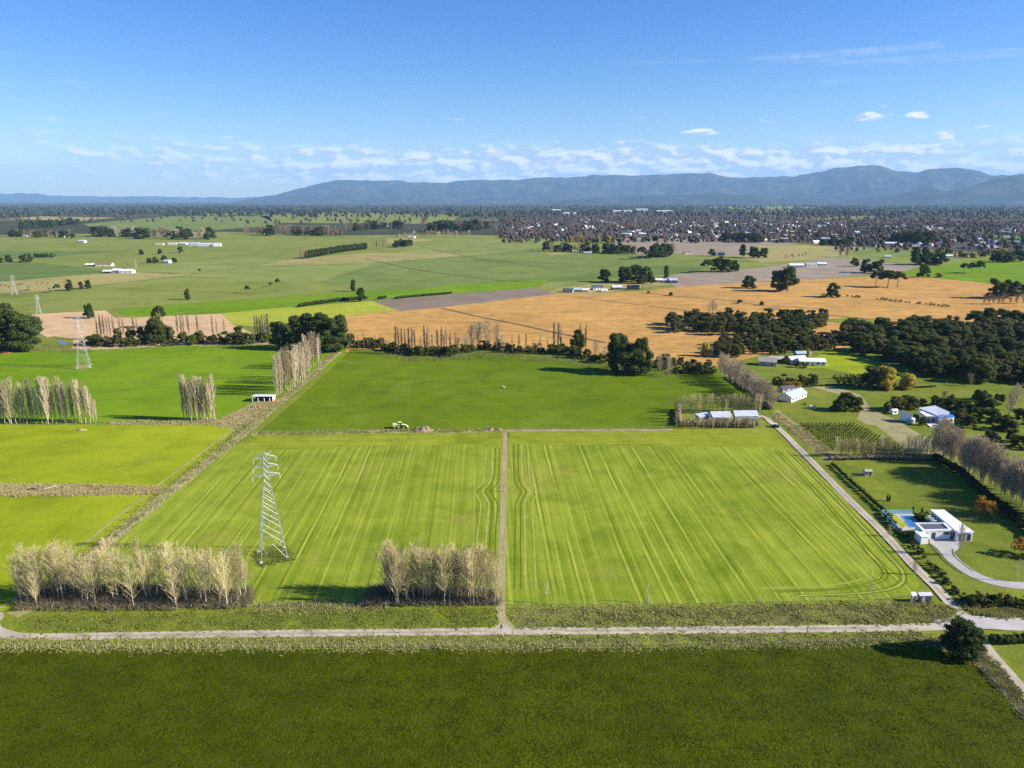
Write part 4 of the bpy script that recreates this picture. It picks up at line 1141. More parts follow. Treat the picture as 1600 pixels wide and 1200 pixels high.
belt(380, 540, 366, 368, 58, ('rosy', 'rosy', 'brownpop', 'macro'), (22, 36), 'shelter_tree', 'rosy brown tree in the long wood across the plain', 'long rosy wood', (.9, 1.3), 1.5)
belt(540, 640, 360, 356, 24, ('rosy', 'macro'), (24, 36), 'shelter_tree', 'brown tree in the far end of the long wood', 'far end of the long wood', (.9, 1.3), 1.5)
belt(660, 760, 362, 358, 24, ('macro', 'macro', 'rosy'), (26, 44), 'shelter_tree', 'dark tall tree in the wood at the centre of the plain', 'central dark wood', (.9, 1.2), 1.5)
belt(150, 330, 369, 374, 44, ('rosy', 'macro', 'round'), (20, 36), 'shelter_tree', 'tree in the bare grove behind the silver sheds', 'grove behind the silver sheds', (.9, 1.3), 2)
belt(20, 120, 370, 371, 22, ('rosy', 'macro'), (16, 26), 'shelter_tree', 'reddish tree in the far row near the frame edge', 'far reddish row', (.9, 1.3), 1)
belt(35, 122, 357, 351, 22, ('macro',), (20, 34), 'shelter_tree', 'dark tree in the far wood near the frame edge', 'far dark wood', (.9, 1.3), 1.5)
belt(55, 88, 402, 401, 10, ('macro', 'shrub'), (6, 9), 'shrub', 'shrub in the far hedge beside the dark trees', 'far hedge')
belt(620, 735, 372, 369, 26, ('rosy', 'round'), (12, 22), 'shelter_tree', 'brown scrub tree beside the tan field far out', 'brown scrub far out', (.9, 1.4), 1.5)
belt(1225, 1270, 404, 399, 10, ('rosy', 'round'), (6, 9), 'shrub', 'brown scrub below the pale yellow field', 'scrub by the yellow field')
tree('rosy', 1313, 402, 385, name='bare_tree', label='pinkish bare clump on the field below the town', wid=1.0)
tree('rosy', 1323, 402, 383, name='bare_tree', label='second pinkish bare clump below the town', wid=1.0)
belt(1450, 1600, 398, 402, 30, ('macro', 'rosy', 'gold', 'olive'), (8, 16), 'shelter_tree', 'tree around the houses beyond the bright green field', 'trees around the outer houses', (.9, 1.2), 4)
belt(1280, 1330, 383, 384, 9, ('macro',), (16, 26), 'cypress_tree', 'dark tree on the town edge above the green field', 'town-edge trees')
belt(1130, 1190, 377, 378, 14, ('macro',), (18, 30), 'cypress_tree', 'dark tree on the edge of the town above the brown field', 'dark trees at the town edge')
belt(1395, 1455, 380, 382, 12, ('macro',), (22, 44), 'cypress_tree', 'tall dark tree standing over the town roofs', 'tall town trees')
belt(890, 960, 378, 380, 14, ('olive', 'gold', 'rosy'), (14, 22), 'shelter_tree', 'yellowish tree between the shelter belt and the town', 'yellowish trees by the town')
# the dark tree on the corner
x, y = P(1500, 1022)
tk, cr, h0 = KINDS['corner'][0]
hk = Hat(y, 967) / h0
e = empty('cypress_tree', (x, y, -.05), .6, (.66, .66, hk))
link('trunk', tk, e); link('crown', cr, e)
tag(e, 'broad dark cypress at the road corner in front', 'tree')

# ------------------------------------------------------------------ hedges and rough growth
def hedge(pix, w_, h, label, mat=None, dens=9.0, size=.33, bare=False, name='hedge'):
    line = smooth_line([P(*p) for p in pix], 1.6)
    g = np.random.default_rng(len(label) * 7 + int(pix[0][0]))
    out = []
    for q in line:
        r = w_ / 2
        hh = h * g.uniform(.82, 1.12)
        out.append((q.x + g.normal() * .15, q.y + g.normal() * .15, hh * .5, r * 1.15, r * 1.15, hh * .5))
    V = leaf_tris(g, out, dens, size, .6, .88)
    V[:, :, 2] = np.maximum(V[:, :, 2], -.02)
    o = link(name, quads_mesh(name, V, mat or M_HEDGE))
    return tag(o, label, 'hedge')


hedge([(468, 480), (500, 475), (540, 470), (572, 467.5)], 4, 4.5, 'short dark hedge behind the lime green field', dens=4, size=.6)
hedge([(478, 404), (500, 400), (540, 393), (572, 389.5)], 8, 15, 'long tall dark hedge far out on the pasture', dens=1.2, size=1.2)
hedge([(618, 467), (650, 463.5), (705, 459)], 3.5, 3, 'low hedge along the ploughed field', dens=4, size=.6)
hedge([(592, 467.5), (602, 466.5)], 3.5, 4, 'short stub of hedge at the ploughed field corner', dens=4, size=.6)
hedge([(1300, 727), (1340, 764), (1382, 802)], 1.7, 1.9, 'dark clipped hedge along the lane beside the games court')
hedge([(1462, 718), (1500, 742), (1550, 785), (1600, 826), (1660, 880)], 4.0, 3.4, 'tall dark hedge under the shelterbelt by the modern house', dens=6, size=.42)
hedge([(1300, 718), (1360, 717), (1420, 718), (1465, 718)], 3.0, 2.2, 'brown bramble hedge below the young orchard', M_BRAMBLE)
hedge([(1551, 1002), (1570, 1004), (1600, 1003), (1650, 1003)], 3.0, 2.6, 'dark scrubby hedge beside the sealed road', M_HEDGE)
hedge([(1255, 605), (1290, 603), (1340, 604), (1405, 607), (1460, 605)], 1.6, 1.5, 'dark low hedge along the garden lane')
hedge([(1068, 664), (1110, 665), (1150, 666), (1182, 667)], 3.0, 3.2, 'brown bramble growth in front of the farm sheds', M_BRAMBLE, 7, .3)
hedge([(1062, 640), (1060, 650), (1062, 664)], 3.0, 3.4, 'brown bramble growth at the end of the farm sheds', M_BRAMBLE, 7, .3)
hedge([(1140, 590), (1170, 612), (1205, 640)], 3.5, 3.0, 'dark undergrowth beneath the shelterbelt above the sheds', M_BRAMBLE, 6, .35)
for i in range(3):
    pass

# bramble undergrowth under the poplar clumps
def bramble(poly_px, n, hgt, label, seed):
    g = np.random.default_rng(seed)
    poly = [P(*p) for p in poly_px]
    xs_, ys_ = [p[0] for p in poly], [p[1] for p in poly]
    A, B = [], []
    while len(A) < n:
        x, y = g.uniform(min(xs_), max(xs_)), g.uniform(min(ys_), max(ys_))
        if not inside(poly, x, y): continue
        for _ in range(3):
            a = np.array((x + g.normal() * .5, y + g.normal() * .5, g.uniform(0, .8)))
            A.append(a)
            B.append(a + np.array((g.normal() * .9, g.normal() * .9, g.uniform(.2, hgt))))
    o = link('undergrowth', quads_mesh('undergrowth', cone_tris(A, B, g.uniform(.03, .10, len(A))), M_BRAMBLE))
    tag(o, label, 'undergrowth', kind='stuff')


bramble([(25, 955), (45, 915), (200, 915), (395, 922), (398, 951), (200, 955)], 9000, 2.6, 'dark brown bramble under the corner poplars', 1)
bramble([(565, 948), (575, 922), (620, 915), (780, 925), (782, 946)], 6000, 2.6, 'dark brown bramble under the gateway poplars', 2)
bramble([(150, 536), (430, 528), (545, 535), (545, 548), (430, 546), (150, 552)], 2500, 2.6, 'brown scrub on the creek bank', 3)
bramble([(545, 546), (640, 558), (760, 550), (900, 560), (1030, 585), (1110, 570), (1040, 592), (950, 580), (800, 560), (640, 566)], 3500, 3.0, 'brown scrub between the creek and the top paddock', 4)
bramble([(60, 538), (130, 535), (150, 552), (50, 552)], 1200, 1.6, 'reddish rank growth by the marshy hollow', 5)


def tufts(poly_px, n, hgt, mat, label, seed, wd=.10, name='rough_grass', blades=5, edge=.9):
    g = np.random.default_rng(seed)
    poly = [P(*p) for p in poly_px]
    xs_, ys_ = [p[0] for p in poly], [p[1] for p in poly]
    pts = []
    while len(pts) < n:
        x, y = g.uniform(min(xs_), max(xs_)), g.uniform(min(ys_), max(ys_))
        if inside(poly, x, y) and mnoise.noise(Vector((x * .12, y * .25, seed))) > g.uniform(-.7, .35):
            pts.append((x + g.normal() * edge, y + g.normal() * edge))
    p = np.array(pts)
    k = blades
    base = np.repeat(np.c_[p, np.zeros(len(p))], k, 0)
    lum = np.array([mnoise.noise(Vector((a * .3, b * .3, 7.7 + seed))) for a, b in pts])
    hh = np.repeat(hgt * g.uniform(.35, 1.1, len(p)) * np.clip(.75 + .9 * lum, .3, 1.5), k)
    m = len(base)
    a = g.uniform(0, 6.28, m)
    tip = base + np.c_[g.normal(size=m) * .35, g.normal(size=m) * .35, hh * g.uniform(.6, 1.1, m)]
    d = np.c_[np.cos(a), np.sin(a), np.zeros(m)] * (wd * g.uniform(.7, 1.6, m))[:, None]
    b0 = base + np.c_[g.normal(size=m) * .18, g.normal(size=m) * .18, np.full(m, -.03)]
    V = np.stack([b0 - d, b0 + d, tip], 1)
    o = link(name, quads_mesh(name, V, mat))
    tag(o, label, 'grass', kind='stuff')


M_TUFT = leaf_mat('green_tuft', (.13, .175, .018), (.27, .30, .06), (.36, .32, .13), .0)
M_TUFTD = leaf_mat('dry_tuft', (.36, .30, .12), (.60, .50, .25), None, .0)
M_TUFTM = leaf_mat('mixed_tuft', (.18, .20, .03), (.48, .44, .17), None, .0)
tufts([(-60, 999), (400, 996), (800, 994), (1200, 991), (1440, 988), (1440, 1008), (1300, 1010), (1000, 1015), (400, 1017), (-60, 1017)], 9500, .45, M_TUFTM, 'rank grass between the gravel road and the front paddock', 11, .12)
tufts([(20, 964), (400, 955), (775, 951), (772, 980), (400, 983), (60, 987)], 7000, .36, M_TUFT, 'rough green verge in front of the poplar clumps', 12, .12)
tufts([(800, 950), (1100, 948), (1440, 940), (1500, 952), (1480, 972), (1200, 976), (805, 980)], 9500, .52, M_TUFTM, 'tall rank grass along the fence beside the road', 13, .12)
tufts([(405, 945), (600, 940), (600, 955), (405, 957)], 3000, .7, M_TUFTM, 'rank grass on the fence line between the clumps', 14)
tufts([(60, 945), (180, 843), (262, 776), (395, 672), (425, 645), (480, 600), (530, 550), (520, 548), (468, 596), (410, 640), (380, 664), (248, 768), (165, 835), (40, 940)], 6000, .6, M_TUFTM, 'dry straw grass along the boundary fence', 15, .12)
tufts([(-40, 757), (140, 758), (258, 761), (243, 772), (120, 773), (-40, 775)], 7000, .8, M_TUFTD, 'dry rank grass beside the ditch', 16, .12)
tufts([(345, 654), (398, 630), (430, 626), (415, 642), (372, 670), (330, 664), (170, 664), (170, 659)], 4000, .8, M_TUFTD, 'dry rank grass around the open shed', 17, .12)
tufts([(400, 680), (600, 676), (785, 674), (785, 671), (600, 672), (408, 675)], 3000, .7, M_TUFTM, 'rough grass along the cross fence', 18, .12)
tufts([(1430, 1003), (1500, 1010), (1525, 1030), (1600, 1115), (1640, 1160), (1660, 1170), (1590, 1085), (1545, 1030), (1515, 1000)], 6000, .7, M_TUFT, 'rough green verge along the side lane', 19, .12)
tufts([(1505, 945), (1600, 945), (1620, 962), (1560, 962), (1520, 958)], 4000, 1.0, M_TUFTM, 'rank grass on the bank above the sealed road', 20, .14)
tufts([(398, 864), (411, 884), (458, 874), (444, 853)], 1500, .5, M_TUFT, 'unmown grass under the tall pylon', 21, .08)
tufts([(1205, 650), (1216, 645), (1310, 714), (1300, 722)], 2000, .7, M_TUFTD, 'dry grass along the upper lane', 22, .12)

tufts([(-80, 1019), (500, 1019), (1000, 1017), (1300, 1011), (1430, 1009), (1515, 1034), (1590, 1122), (1690, 1250), (-120, 1250)], 60000, .20, leaf_mat('pasture_blades', (.038, .054, .0006), (.088, .102, .002), None, .0), 'thick pasture grass covering the front paddock', 23, .075, 'pasture_grass', 3)

# orchard rows
lab, grp = 'row of young fruit trees in the small orchard', 'orchard rows'
FRUIT = [quads_mesh('fruit_tree', np.concatenate([leaf_tris(np.random.default_rng(400 + k), [(0, 0, 1.0, .5, .5, .7), (.2, .1, 1.4, .35, .35, .4)], 60, .2, .8, .6), cone_tris([(0, 0, -.05)], [(0, 0, 1.3)], .06)]), M_SHRUB) for k in range(3)]
for i in range(15):
    t = i / 14
    a = Vector(P(1250 + 82 * t, 664)); b = Vector(P(1303 + 112 * t, 706))
    n = int((b - a).length / 2.3)
    e = empty('orchard_row', (a.x, a.y, 0))
    for k in range(n):
        q = (b - a) * (k + .5) / n
        link('fruit_tree', FRUIT[(k + i) % 3], e, (q.x + random.gauss(0, .1), q.y, 0), U(0, 6.28), (1, 1, U(.8, 1.2)))
    tag(e, lab, 'orchard row', grp)

# ------------------------------------------------------------------ fences
M_POST = plain('weathered_post', (.40, .36, .29), .9)
M_WIRE = plain('fence_wire', (.34, .34, .33), .5, metal=.6)
POST = mesh('fence_post', *(lambda m: (m.v, m.f))(MB().beam((0, 0, -.1), (0, 0, 1.25), .085, 6, .075)), M_POST)


def fence(pix, gap, label, maxn=290):
    line = smooth_line([P(*p) for p in pix], 3.0)
    cum = [0]
    for a, b in zip(line, line[1:]): cum.append(cum[-1] + (b - a).length)
    n = min(maxn, max(2, int(cum[-1] / gap)))
    e = empty('wire_fence', (line[0].x, line[0].y, 0))
    pts = []
    for k in range(n + 1):
        s = cum[-1] * k / n
        x = float(np.interp(s, cum, [q.x for q in line])) - line[0].x
        y = float(np.interp(s, cum, [q.y for q in line])) - line[0].y
        pts.append((x, y))
        o = link('post', POST, e, (x, y, 0), 0, (1, 1, random.uniform(.9, 1.1)))
    w_ = MB()
    for z in (.45, .8, 1.1):
        for a, b in zip(pts, pts[1:]):
            w_.beam((a[0], a[1], z), (b[0], b[1], z), .012, 3)
    w_.obj('wire', M_WIRE, e)
    tag(e, label, 'fence')


fence([(-30, 1014), (400, 1013), (800, 1011), (1200, 1007), (1440, 1000)], 3.0, 'wire fence along the front paddock beside the farm road')
fence([(60, 951), (400, 949), (775, 945)], 4.0, 'wire fence behind the verge in front of the poplar clumps')
fence([(800, 945), (1100, 943), (1420, 936)], 4.0, 'wire fence below the mown paddock with saplings')
fence([(80, 932), (182, 843), (262, 778), (334, 720), (396, 672), (424, 646), (474, 603), (530, 553)], 4.5, 'wire fence on the boundary of the mown block')
fence([(400, 677), (600, 674), (780, 672)], 5.0, 'wire fence crossing behind the pylon paddock')
fence([(800, 672), (930, 671), (1050, 669)], 5.0, 'wire fence crossing below the top paddock')
fence([(1236, 697), (1330, 792), (1415, 880), (1440, 908)], 4.5, 'wire fence along the straight lane')
fence([(1522, 1034), (1560, 1076), (1605, 1126), (1660, 1190)], 4.0, 'wire fence between front paddock and side lane')
fence([(-20, 664), (160, 661), (330, 659)], 5.0, 'wire fence along the foot of the poplar rows')

# ------------------------------------------------------------------ pylons
M_STEEL = plain('galvanised_steel', (.38, .40, .41), .5, .08, metal=.4)
M_INSUL = plain('insulator_glass', (.55, .60, .58), .25)
M_CONC = plain('concrete', (.50, .47, .42), .85)


def pylon(loc, h, rz, label, thick=1.0, parts=True):
    e = empty('power_pylon', (loc[0], loc[1], -.03), rz)
    hb, hw, zw = h * .115, h * .024, h * .745      # half base, half waist, waist height

    def half(z):
        if z <= zw: return hb + (hw - hb) * z / zw
        return hw + (hw * .55 - hw) * (z - zw) / (h - zw)
    cor = ((-1, -1), (1, -1), (1, 1), (-1, 1))
    lev = [0, .15, .30, .42, .52, .60, .67, .745, .80, .855, .91, .96]
    zs = [q * h for q in lev]
    pt = lambda c, z: (cor[c][0] * half(z), cor[c][1] * half(z), z)
    for c in range(4):
        MB().beam(pt(c, .1), pt(c, zw), .105 * thick, 4, .08 * thick).beam(pt(c, zw), pt(c, zs[-1]), .08 * thick, 4, .06 * thick).obj('leg', M_STEEL, e)
        MB().box(cor[c][0] * hb - .5, cor[c][0] * hb + .5, cor[c][1] * hb - .5, cor[c][1] * hb + .5, 0, .35).obj('footing', M_CONC, e)
    r = .038 * thick
    for c in range(4):
        d = (c + 1) % 4
        m = MB()
        for i in range(len(zs) - 1):
            z0, z1 = zs[i], zs[i + 1]
            A0, B0, A1, B1 = pt(c, z0), pt(d, z0), pt(c, z1), pt(d, z1)
            m.beam(A1, B1, r)
            if i == 0:
                mid = tuple((p + q) / 2 for p, q in zip(A1, B1))
                m.beam(A0, mid, r).beam(B0, mid, r)
                qa = tuple((p + q) / 2 for p, q in zip(A0, mid)); la = tuple((p + q) / 2 for p, q in zip(A0, A1))
                qb = tuple((p + q) / 2 for p, q in zip(B0, mid)); lb = tuple((p + q) / 2 for p, q in zip(B0, B1))
                m.beam(qa, la, r * .8).beam(qb, lb, r * .8).beam(qa, A1, r * .8).beam(qb, B1, r * .8)
            else:
                m.beam(A0, B1, r).beam(B0, A1, r)
                if i < 4:
                    mid = tuple((p + q) / 2 for p, q in zip(pt(c, (z0 + z1) / 2), pt(d, (z0 + z1) / 2)))
                    m.beam(pt(c, (z0 + z1) / 2), mid, r * .8).beam(pt(d, (z0 + z1) / 2), mid, r * .8)
        m.obj('bracing', M_STEEL, e)
    for f, ln in ((.78, 3.5), (.865, 3.25), (.945, 3.0)):
        z, ln = f * h, ln * h / 37
        for s in (-1, 1):
            w_ = half(z)
            m = MB()
            tip = (s * (w_ + ln), 0, z + .1)
            for yy in (-w_, w_):
                m.beam((s * w_, yy, z), tip, .09 * thick).beam((s * w_, yy, z + 1.3), tip, .075 * thick)
            for q in (.33, .66):
                a = [(s * (w_ + ln * q), yy * (1 - q), z + .1 * q) for yy in (-w_, w_)]
                b = [(s * (w_ + ln * q), yy * (1 - q), z + 1.3 * (1 - q) + .1 * q) for yy in (-w_, w_)]
                m.beam(a[0], a[1], r * .8).beam(a[0], b[0], r * .8).beam(a[1], b[1], r * .8)
            m.obj('crossarm', M_STEEL, e)
            ins = MB()
            for k in range(8):
                ins.lathe([(.04, z - .05 - k * .22), (.15, z - .12 - k * .22), (.04, z - .2 - k * .22)], (tip[0], 0), 6)
            ins.obj('insulator', M_INSUL, e)
    m = MB()
    top = (0, 0, h)
    for c in range(4): m.beam(pt(c, zs[-1]), top, .07 * thick)
    for s in (-1, 1):
        m.beam((0, 0, h * .985), (s * 1.6, 0, h * .985), .07 * thick).beam((0, 0, h), (s * 1.6, 0, h * .985), .05 * thick)
    m.obj('peak', M_STEEL, e)
    return tag(e, label, 'pylon')


c0 = P(426.5, 867)
c1 = P(131.5, 573)
c2 = P(61, 489.5)
c3 = P(23, 460)
ang = math.atan2(c1[1] - c0[1], c1[0] - c0[0]) - math.pi / 2
pylon(c0, Hat(c0[1], 706.5), .42, 'tall steel lattice pylon standing in the mown paddock', 1.0)
pylon(c1, Hat(c1[1], 495), .42, 'lattice pylon in the bright green paddock by the creek', .85)
pylon(c2, Hat(c2[1], 461), .42, 'distant pylon at the edge of the pale stubble', .9)
pylon(c3, Hat(c3[1], 430), .42, 'farthest pylon, in the cattle pasture', .9)
sheet('pylon_plot', [(115, 573), (124, 576.5), (145, 574.5), (138, 570), (124, 570)], G_DRY, .01, 'ring of dry grass under the second pylon', 'grass')

M_WOOD = plain('pole_wood', (.22, .19, .15), .85)
for (px, py, top, lab) in ((1261, 991, 972, 'short wooden power pole on the verge of the farm road'), (1459, 972, 958, 'grey pole beside the dark corner tree'), (1507, 662, 585, None), (787, 768, 757, 'short pole beside the farm track')):
    if lab is None: continue
    x, y = P(px, py)
    h = Hat(y, top)
    e = empty('utility_pole', (x, y, 0))
    MB().beam((0, 0, -.1), (0, 0, h), .14, 8, .10).obj('shaft', M_WOOD, e)
    MB().beam((-.7, 0, h - .4), (.7, 0, h - .4), .07).obj('crossarm', M_WOOD, e)
    tag(e, lab, 'pole')

# ------------------------------------------------------------------ buildings
M_RWHITE = roofing('white_roof', (.82, .82, .82))
M_RSILV = roofing('silver_roof', (.64, .66, .69), metal=.15)
M_RBLUE = roofing('blue_grey_roof', (.42, .49, .58))
M_RSKY = roofing('blue_roof', (.03, .17, .48))
M_RDARK = roofing('dark_roof', (.10, .105, .12))
M_RRED = roofing('red_roof', (.36, .12, .08))
M_RTAN = roofing('tan_roof', (.45, .39, .31))
M_WWHITE = plain('white_wall', (.78, .77, .73), .7)
M_WCREAM = plain('cream_wall', (.62, .56, .45), .8)
M_WGREY = plain('grey_wall', (.38, .39, .39), .7)
M_WBRICK = plain('brick_wall', (.34, .19, .13), .85)
M_WDARK = plain('dark_wall', (.07, .075, .085), .7)
M_WGREEN = plain('pale_green_wall', (.55, .64, .50), .7)
M_WPINK = plain('faded_pink_wall', (.62, .32, .30), .7)
M_GLASS = plain('window_glass', (.035, .045, .06), .08, spec=.7)
M_FRAME = plain('white_frame', (.80, .80, .78), .5)
M_POOL = plain('pool_water', (.04, .17, .36), .05, spec=.6)
M_PAVE = plain('paving', (.40, .40, .41), .8)
M_BGLASS = plain('aqua_glass', (.30, .55, .60), .15, spec=.6)


def panel(mb, a, b, t0, t1, z0, z1, out=.05, th=.06):
    """thin upright slab on the outer side of the wall from a to b (outside on the right of a->b)"""
    a, b = Vector(a), Vector(b)
    d = b - a
    n = Vector((d.y, -d.x)).normalized()
    p, q = a + d * t0, a + d * t1
    return mb.prism([tuple(p - n * .02), tuple(q - n * .02), tuple(q + n * out), tuple(p + n * out)], z0, z1)


def gable(name, label, cat, c, rz, L, W, hw, hr, roof, wall, win=3, over=.4, group=None, door=True):
    """gabled building: walls with gable ends, two roof slopes, windows (frame, pane), door"""
    e = empty(name, (c[0], c[1], -.05), rz)
    x, y = L / 2, W / 2
    v = [(-x, -y, 0), (x, -y, 0), (x, y, 0), (-x, y, 0), (-x, -y, hw), (x, -y, hw), (x, y, hw), (-x, y, hw), (-x, 0, hw + hr - .05), (x, 0, hw + hr - .05)]
    f = [(0, 1, 5, 4), (2, 3, 7, 6), (1, 2, 6, 9, 5), (3, 0, 4, 8, 7), (3, 2, 1, 0)]
    link('wall', mesh('wall', v, f, wall), e)
    sl = hr / y
    ro = MB()
    for s in (-1, 1):
        ye = s * (y + over)
        ze = hw - over * sl
        a = [(-x - over, 0, hw + hr), (x + over, 0, hw + hr), (x + over, ye, ze), (-x - over, ye, ze)]
        b = [(p, q, r + .14) for p, q, r in a]
        ro.add(a + b, [(0, 1, 2, 3), (7, 6, 5, 4), (0, 4, 5, 1), (1, 5, 6, 2), (2, 6, 7, 3), (3, 7, 4, 0)])
    ro.obj('roof', roof, e)
    for s, (pa, pb) in ((-1, ((-x, -y), (x, -y))), (1, ((x, y), (-x, y)))):
        for k in range(win):
            t = (k + .5) / win
            if door and s == -1 and k == win // 2:
                panel(MB(), pa, pb, t - .5 / L, t + .5 / L, .1, 2.1, .05).obj('door', M_WDARK, e)
                continue
            hwid = min(.9, L / win * .3) / L
            o = panel(MB(), pa, pb, t - hwid - .08 / L, t + hwid + .08 / L, hw * .3, hw * .82, .04).obj('window', M_FRAME, e)
            panel(MB(), pa, pb, t - hwid, t + hwid, hw * .34, hw * .78, .06).obj('pane', M_GLASS, o)
    return tag(e, label, cat, group)


def gable_px(name, label, cat, R1, R2, E1, hw, hr, roof, wall, **k):
    a, b, e1 = Vector(P(*R1, hw + hr)), Vector(P(*R2, hw + hr)), Vector(P(*E1, hw))
    d = (b - a)
    L = d.length
    d.normalize()
    n = Vector((-d.y, d.x))
    W = abs((e1 - a).dot(n)) * 2
    return gable(name, label, cat, (a + b) / 2, math.atan2(d.y, d.x), L, W, hw, hr, roof, wall, **k)


def skillion(e, pix, zt, roof, wall, inset=.35, zoff=0.0):
    """one sloping roof over walls; pix: roof corners, zt their heights"""
    w_ = [P(px, py, z) for (px, py), z in zip(pix, zt)]
    w_ = [(x - e.location.x, y - e.location.y) for x, y in w_]
    cx, cy = sum(p[0] for p in w_) / len(w_), sum(p[1] for p in w_) / len(w_)
    ins = []
    for x, y in w_:
        d = math.hypot(x - cx, y - cy)
        k = 1 - inset / d
        ins.append((cx + (x - cx) * k, cy + (y - cy) * k))
    MB().prism(ins, 0.0, [z - .16 for z in zt]).obj('wall', wall, e)
    MB().prism(w_, [z - .15 for z in zt], zt).obj('roof', roof, e)
    return ins


def rel(e, pix, z=0.0):
    return [(p[0] - e.location.x, p[1] - e.location.y) for p in (P(px, py, z) for px, py in pix)]


def ccw(poly):
    a = sum(poly[i][0] * poly[(i + 1) % len(poly)][1] - poly[(i + 1) % len(poly)][0] * poly[i][1] for i in range(len(poly)))
    return poly if a > 0 else poly[::-1]


def windows_on(e, a, b, spans, z0, z1):
    for t0, t1 in spans:
        o = panel(MB(), a, b, t0, t1, z0 - .08, z1 + .08, .04).obj('window', M_FRAME, e)
        d = .12 * (t1 - t0)
        panel(MB(), a, b, t0 + d * .4, t1 - d * .4, z0, z1, .06).obj('pane', M_GLASS, o)


# the modern flat-roofed house
x, y = P(1470, 845)
e = empty('modern_house', (x, y, -.02))
ZR = 3.7
wing = skillion(e, [(1453.5, 796), (1475, 796), (1522.5, 831.5), (1497.5, 832)], [ZR] * 4, M_RWHITE, M_WWHITE, .5)
windows_on(e, wing[3], wing[2], [(.10, .28), (.36, .56), (.64, .92)], .3, 2.8)
windows_on(e, wing[0], wing[3], [(.05 + .1 * k, .12 + .1 * k) for k in range(9)], .3, 2.8)
mid_px = [(1429.5, 816.5), (1476, 816.5), (1487.5, 827), (1441.5, 828)]
midr = rel(e, mid_px, 3.6)
mcx, mcy = sum(p[0] for p in midr) / 4, sum(p[1] for p in midr) / 4
shr = lambda k: [(mcx + (p[0] - mcx) * k, mcy + (p[1] - mcy) * k) for p in midr]
MB().prism(shr(.96), 0, 3.1).obj('wall', M_WWHITE, e)
rf = MB().prism(shr(.97), 3.1, 3.25).obj('roof', M_RDARK, e)
o_, i_ = ccw(midr), ccw(shr(.84))
pm = MB()
for k in range(4):
    pm.prism([o_[k], o_[(k + 1) % 4], i_[(k + 1) % 4], i_[k]], 2.95, 3.6)
pm.obj('parapet', M_FRAME, rf)
fw = shr(.96)
panel(MB(), fw[3], fw[2], .22, .30, .1, 2.6).obj('door', M_FRAME, e)
windows_on(e, fw[3], fw[2], [(.02, .18), (.32, .48)], .2, 2.5)
windows_on(e, fw[3], fw[2], [(.74, .97)], 1.5, 2.7)
skillion(e, [(1429, 829.3), (1442, 829), (1452.6, 838), (1440, 838.8)], [2.9, 2.9, 2.9, 2.9], M_RWHITE, M_WWHITE, .25)
# pergola beams between the wings
pg = MB()
for k in range(4):
    a, b = rel(e, [(1449 + 2.2 * k, 806 + 2.6 * k), (1460 + 2.4 * k, 806 + 2.6 * k)], 2.8)
    pg.beam((*a, 2.8), (*b, 2.8), .14)
    pg.beam((*a, 0), (*a, 2.8), .10)
pg.obj('pergola', M_FRAME, e)
tag(e, 'white modern flat-roofed house with long wing and paved forecourt', 'house')
sheet('terrace', [(1384, 802.5), (1428, 802.5), (1437, 826), (1404, 830)], M_PAVE, .01, 'grey paved pool terrace of the modern house', 'terrace')
sheet('garden_bed', [(1389, 804), (1399, 803.6), (1418, 821), (1409, 826)], G_LIME, .03, 'bright strip of lawn beside the pool terrace', 'grass')
e = empty('swimming_pool', (*P(1420, 815), 0))
pool = rel(e, [(1408, 806), (1424, 806), (1431, 824), (1421, 824)])
MB().prism(pool, .0, .05).obj('water', M_POOL, e)
pc = (sum(p[0] for p in pool) / 4, sum(p[1] for p in pool) / 4)
ob = ccw([(pc[0] + (p[0] - pc[0]) * 1.10, pc[1] + (p[1] - pc[1]) * 1.10) for p in pool]); ib = ccw(pool)
cop = MB()
for k in range(4): cop.prism([ob[k], ob[(k + 1) % 4], ib[(k + 1) % 4], ib[k]], .0, .12)
cop.obj('coping', M_PAVE, e)
tag(e, 'blue swimming pool on the terrace of the modern house', 'pool')
e = empty('glass_fence', (*P(1380, 805), 0))
for a, b in (((1377, 803), (1426, 803)), ((1377, 803), (1403, 831))):
    p, q = rel(e, [a, b])
    n = 7
    for k in range(n):
        s = [p[0] + (q[0] - p[0]) * (k + .04) / n, p[1] + (q[1] - p[1]) * (k + .04) / n]
        t = [p[0] + (q[0] - p[0]) * (k + .96) / n, p[1] + (q[1] - p[1]) * (k + .96) / n]
        panel(MB(), s, t, 0, 1, .05, 1.7, .06).obj('panel', M_BGLASS, e)
tag(e, 'pale aqua panel fence around the pool terrace', 'fence')
sheet('forecourt', [(1452, 841), (1490, 841), (1502, 848), (1500, 856), (1489, 864), (1470, 862), (1453, 848)], M_DRIVE, .014, 'grey concrete forecourt of the modern house', 'forecourt')
ribbon('driveway', [(1474, 856), (1486, 871), (1502, 885), (1522, 898), (1548, 908), (1580, 914), (1640, 917)], 4.4, M_DRIVE, .018, 'curving grey driveway of the modern house', 'driveway', .05)
ribbon('driveway_edge', [(1452, 850), (1472, 873), (1492, 889), (1504, 896)], .5, M_DITCH, .022, 'dark timber edging of the curving driveway', 'edging', .05)
ribbon('driveway_edge', [(1488, 858), (1490, 868), (1506, 882), (1520, 893)], .5, M_DITCH, .022, 'dark timber edging on the inner side of the driveway', 'edging', .05)
